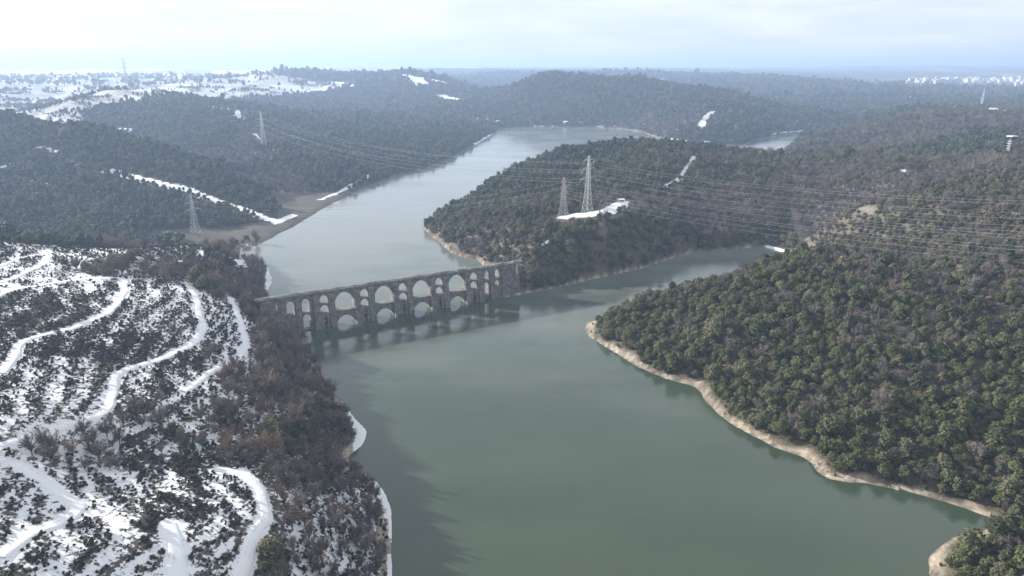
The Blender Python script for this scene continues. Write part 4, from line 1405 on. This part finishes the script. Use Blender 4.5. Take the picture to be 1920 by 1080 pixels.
for i, (x_, y_) in enumerate(((1745, 213), (1772, 210), (1790, 206), (1806, 203), (1822, 204), (1842, 206), (1862, 209), (1886, 212))):
    house(hit(x_, y_), random.uniform(-0.4, 0.4), random.uniform(10, 16), random.uniform(8, 10), random.choice((4, 6.5)), WALLS[(i + 1) % 4], 'small ' + ('white', 'cream', 'pinkish', 'grey')[(i + 1) % 4] + (' house with snowy roof' if i % 3 != 1 else ' house with red tiled roof') + ' on the crest of the bare grey ridge', 'houses on the grey ridge', i % 3 != 1)
h_xy = hit(1164, 379)
house(h_xy, 0.2, 6.0, 4, 2.3, WALLS[0], 'small white hut at the end of the snowy clearing', None, True)

# far town: one block each
TOWN = []
for v in range(6):
    w, d, h = random.uniform(20, 34), random.uniform(16, 26), random.uniform(14, 32)
    mb = MB(); mb.box(-w / 2, w / 2, -d / 2, d / 2, -8, h)
    for k in range(int(h // 3.2)):                # balcony bands
        mb.box(-w * 0.36, w * 0.36, -d / 2 - 1.2, -d / 2 + 0.2, 2.6 + k * 3.2, 3.6 + k * 3.2)
    mr = MB(); mr.box(-w / 2 - 0.6, w / 2 + 0.6, -d / 2 - 0.6, d / 2 + 0.6, h + 0.02, h + 1.0); mr.box(-3, 3, -3, 3, h + 1.02, h + 4)
    TOWN.append((mb, mr))
TM = [(TOWN[v][0].mesh('wall', WALLS[c]), TOWN[v][1].mesh('roof', M_CONC)) for v in range(6) for c in range(4)]
for i in range(190):
    x_ = 1700 + 230 * random.random() ** 0.75
    y_ = 155 + random.uniform(-4, 6) * (0.25 + 0.9 * (x_ - 1700) / 220)
    hx = hit(x_, y_)
    if np.hypot(*hx) > 9000: continue
    root = empty('apartment_block', (hx[0], hx[1], float(height(*hx))), random.uniform(-0.5, 0.5))
    s_ = random.uniform(0.8, 1.25)
    root.scale = (s_, s_, s_ * random.uniform(0.8, 1.1))
    ti = random.randrange(len(TM))
    wme, rme = TM[ti]
    link('wall', wme, root); link('roof', rme, root)
    tag(root, 'tiny ' + ('white', 'cream', 'pinkish', 'grey')[ti % 4] + ' apartment block in the hazy town on the far hillside', 'building', 'blocks of the far town')

# lookout tower among the pines
txy = hit(1890, 293)
tz = float(height(*txy))
tw = empty('lookout_tower', (txy[0], txy[1], tz), 0.25)
tw.scale = (0.8, 0.8, 0.9)
tag(tw, 'grey lookout tower with stacked decks and overhanging flat roof among dark pines', 'tower')
mb = MB(); mb.box(-2.2, 2.2, -2.2, 2.2, -2, 24); mb.build('shaft', M_DARKC, tw)
for k in range(6):
    mb = MB(); mb.box(-4.2, 0.2, -3.2, 2.6, 4.0 + k * 3.1, 4.6 + k * 3.1); mb.build('balcony', WALLS[3], tw)
mb = MB(); mb.box(-4.0, 4.2, -3.6, 3.8, 22.6, 25.6); mb.build('cabin', M_GLASS, tw)
mb = MB(); mb.box(-5.6, 6.0, -4.8, 5.0, 25.62, 26.9); mb.build('roof', WALLS[0], tw)

# snow-topped embankment at the inlet head
pl = [np.array((*at(1436, 463)[:2], 0.0)), np.array((*at(1456, 467)[:2], 0.0)), np.array((*at(1478, 474)[:2], 0.0))]
mb = MB()
for a, b_ in zip(pl, pl[1:]):
    d = (b_ - a) / np.linalg.norm(b_ - a)
    q = np.array([-d[1], d[0], 0])
    pr_ = lambda c: [c + q * 3.2 + np.array([0, 0, -2]), c + q * 1.2 + np.array([0, 0, 1.5]), c - q * 1.2 + np.array([0, 0, 1.5]), c - q * 3.2 + np.array([0, 0, -2])]
    mb.prism(pr_(a - d * 0.3), pr_(b_ + d * 0.3))
emb = mb.build('embankment', M_SNOW)
tag(emb, 'low snow-covered embankment closing the head of the inlet', 'embankment')

# stones strewn on the drawdown beaches
x, y = jitter(150, 760, 1.5, math.radians(42))
sd = lookup(SG, x, y)
cl_ = classify(x, y)
k = (sd > 0.3) & (sd < 6.0) & ~np.isin(cl_, [CNAMES.index(c) for c in 'SKTUM']) & (RNG.random(len(x)) < 0.30 + 0.4 * fbm(x / 8, y / 8, 181, 2))
x, y = x[k], y[k]
z = height(x, y)
rs = 0.24 * np.exp(RNG.normal(0, 0.55, len(x)))
mb = MB()
for a, b_, c_, r_ in zip(x, y, z, rs):
    i0 = len(mb.v)
    j_ = RNG.uniform(0.6, 1.3, 6) * r_
    mb.v += [(a + j_[0] * 1.4, b_, c_), (a, b_ + j_[1], c_ + 0.02), (a - j_[2] * 1.2, b_ + 0.05, c_), (a, b_ - j_[3], c_), (a, b_, c_ + j_[4] * 1.3), (a, b_, c_ - 0.2)]
    for t in ((0, 1, 4), (1, 2, 4), (2, 3, 4), (3, 0, 4), (1, 0, 5), (2, 1, 5), (3, 2, 5), (0, 3, 5)):
        mb.f.append(tuple(i0 + q for q in t))
M_ROCK = plain_mat('beach_stone', (0.27, 0.24, 0.20), 0.9, var=0.5, scale=0.3)
tag(mb.build('shore_stones', M_ROCK), 'loose stones strewn along the tan drawdown beaches', 'stones', kind='stuff')

# ------------------------------------------------------------------ haze
hz, nt, b, out = mat('haze_air')
nt.nodes.remove(b)
pv = nt.nodes.new('ShaderNodeVolumePrincipled')
pv.inputs['Color'].default_value = (0.50, 0.68, 1.0, 1)
pv.inputs['Density'].default_value = HAZE_DENSITY
pv.inputs['Anisotropy'].default_value = 0.2
nt.links.new(pv.outputs['Volume'], out.inputs['Volume'])
top = float(GZ.max()) + 130
mb = MB()
mb.box(-23500, 23500, -400, 24500, -12, top)
ho = mb.build('haze', hz)
tag(ho, 'pale blue winter haze filling the air over the valley', 'haze', kind='stuff')
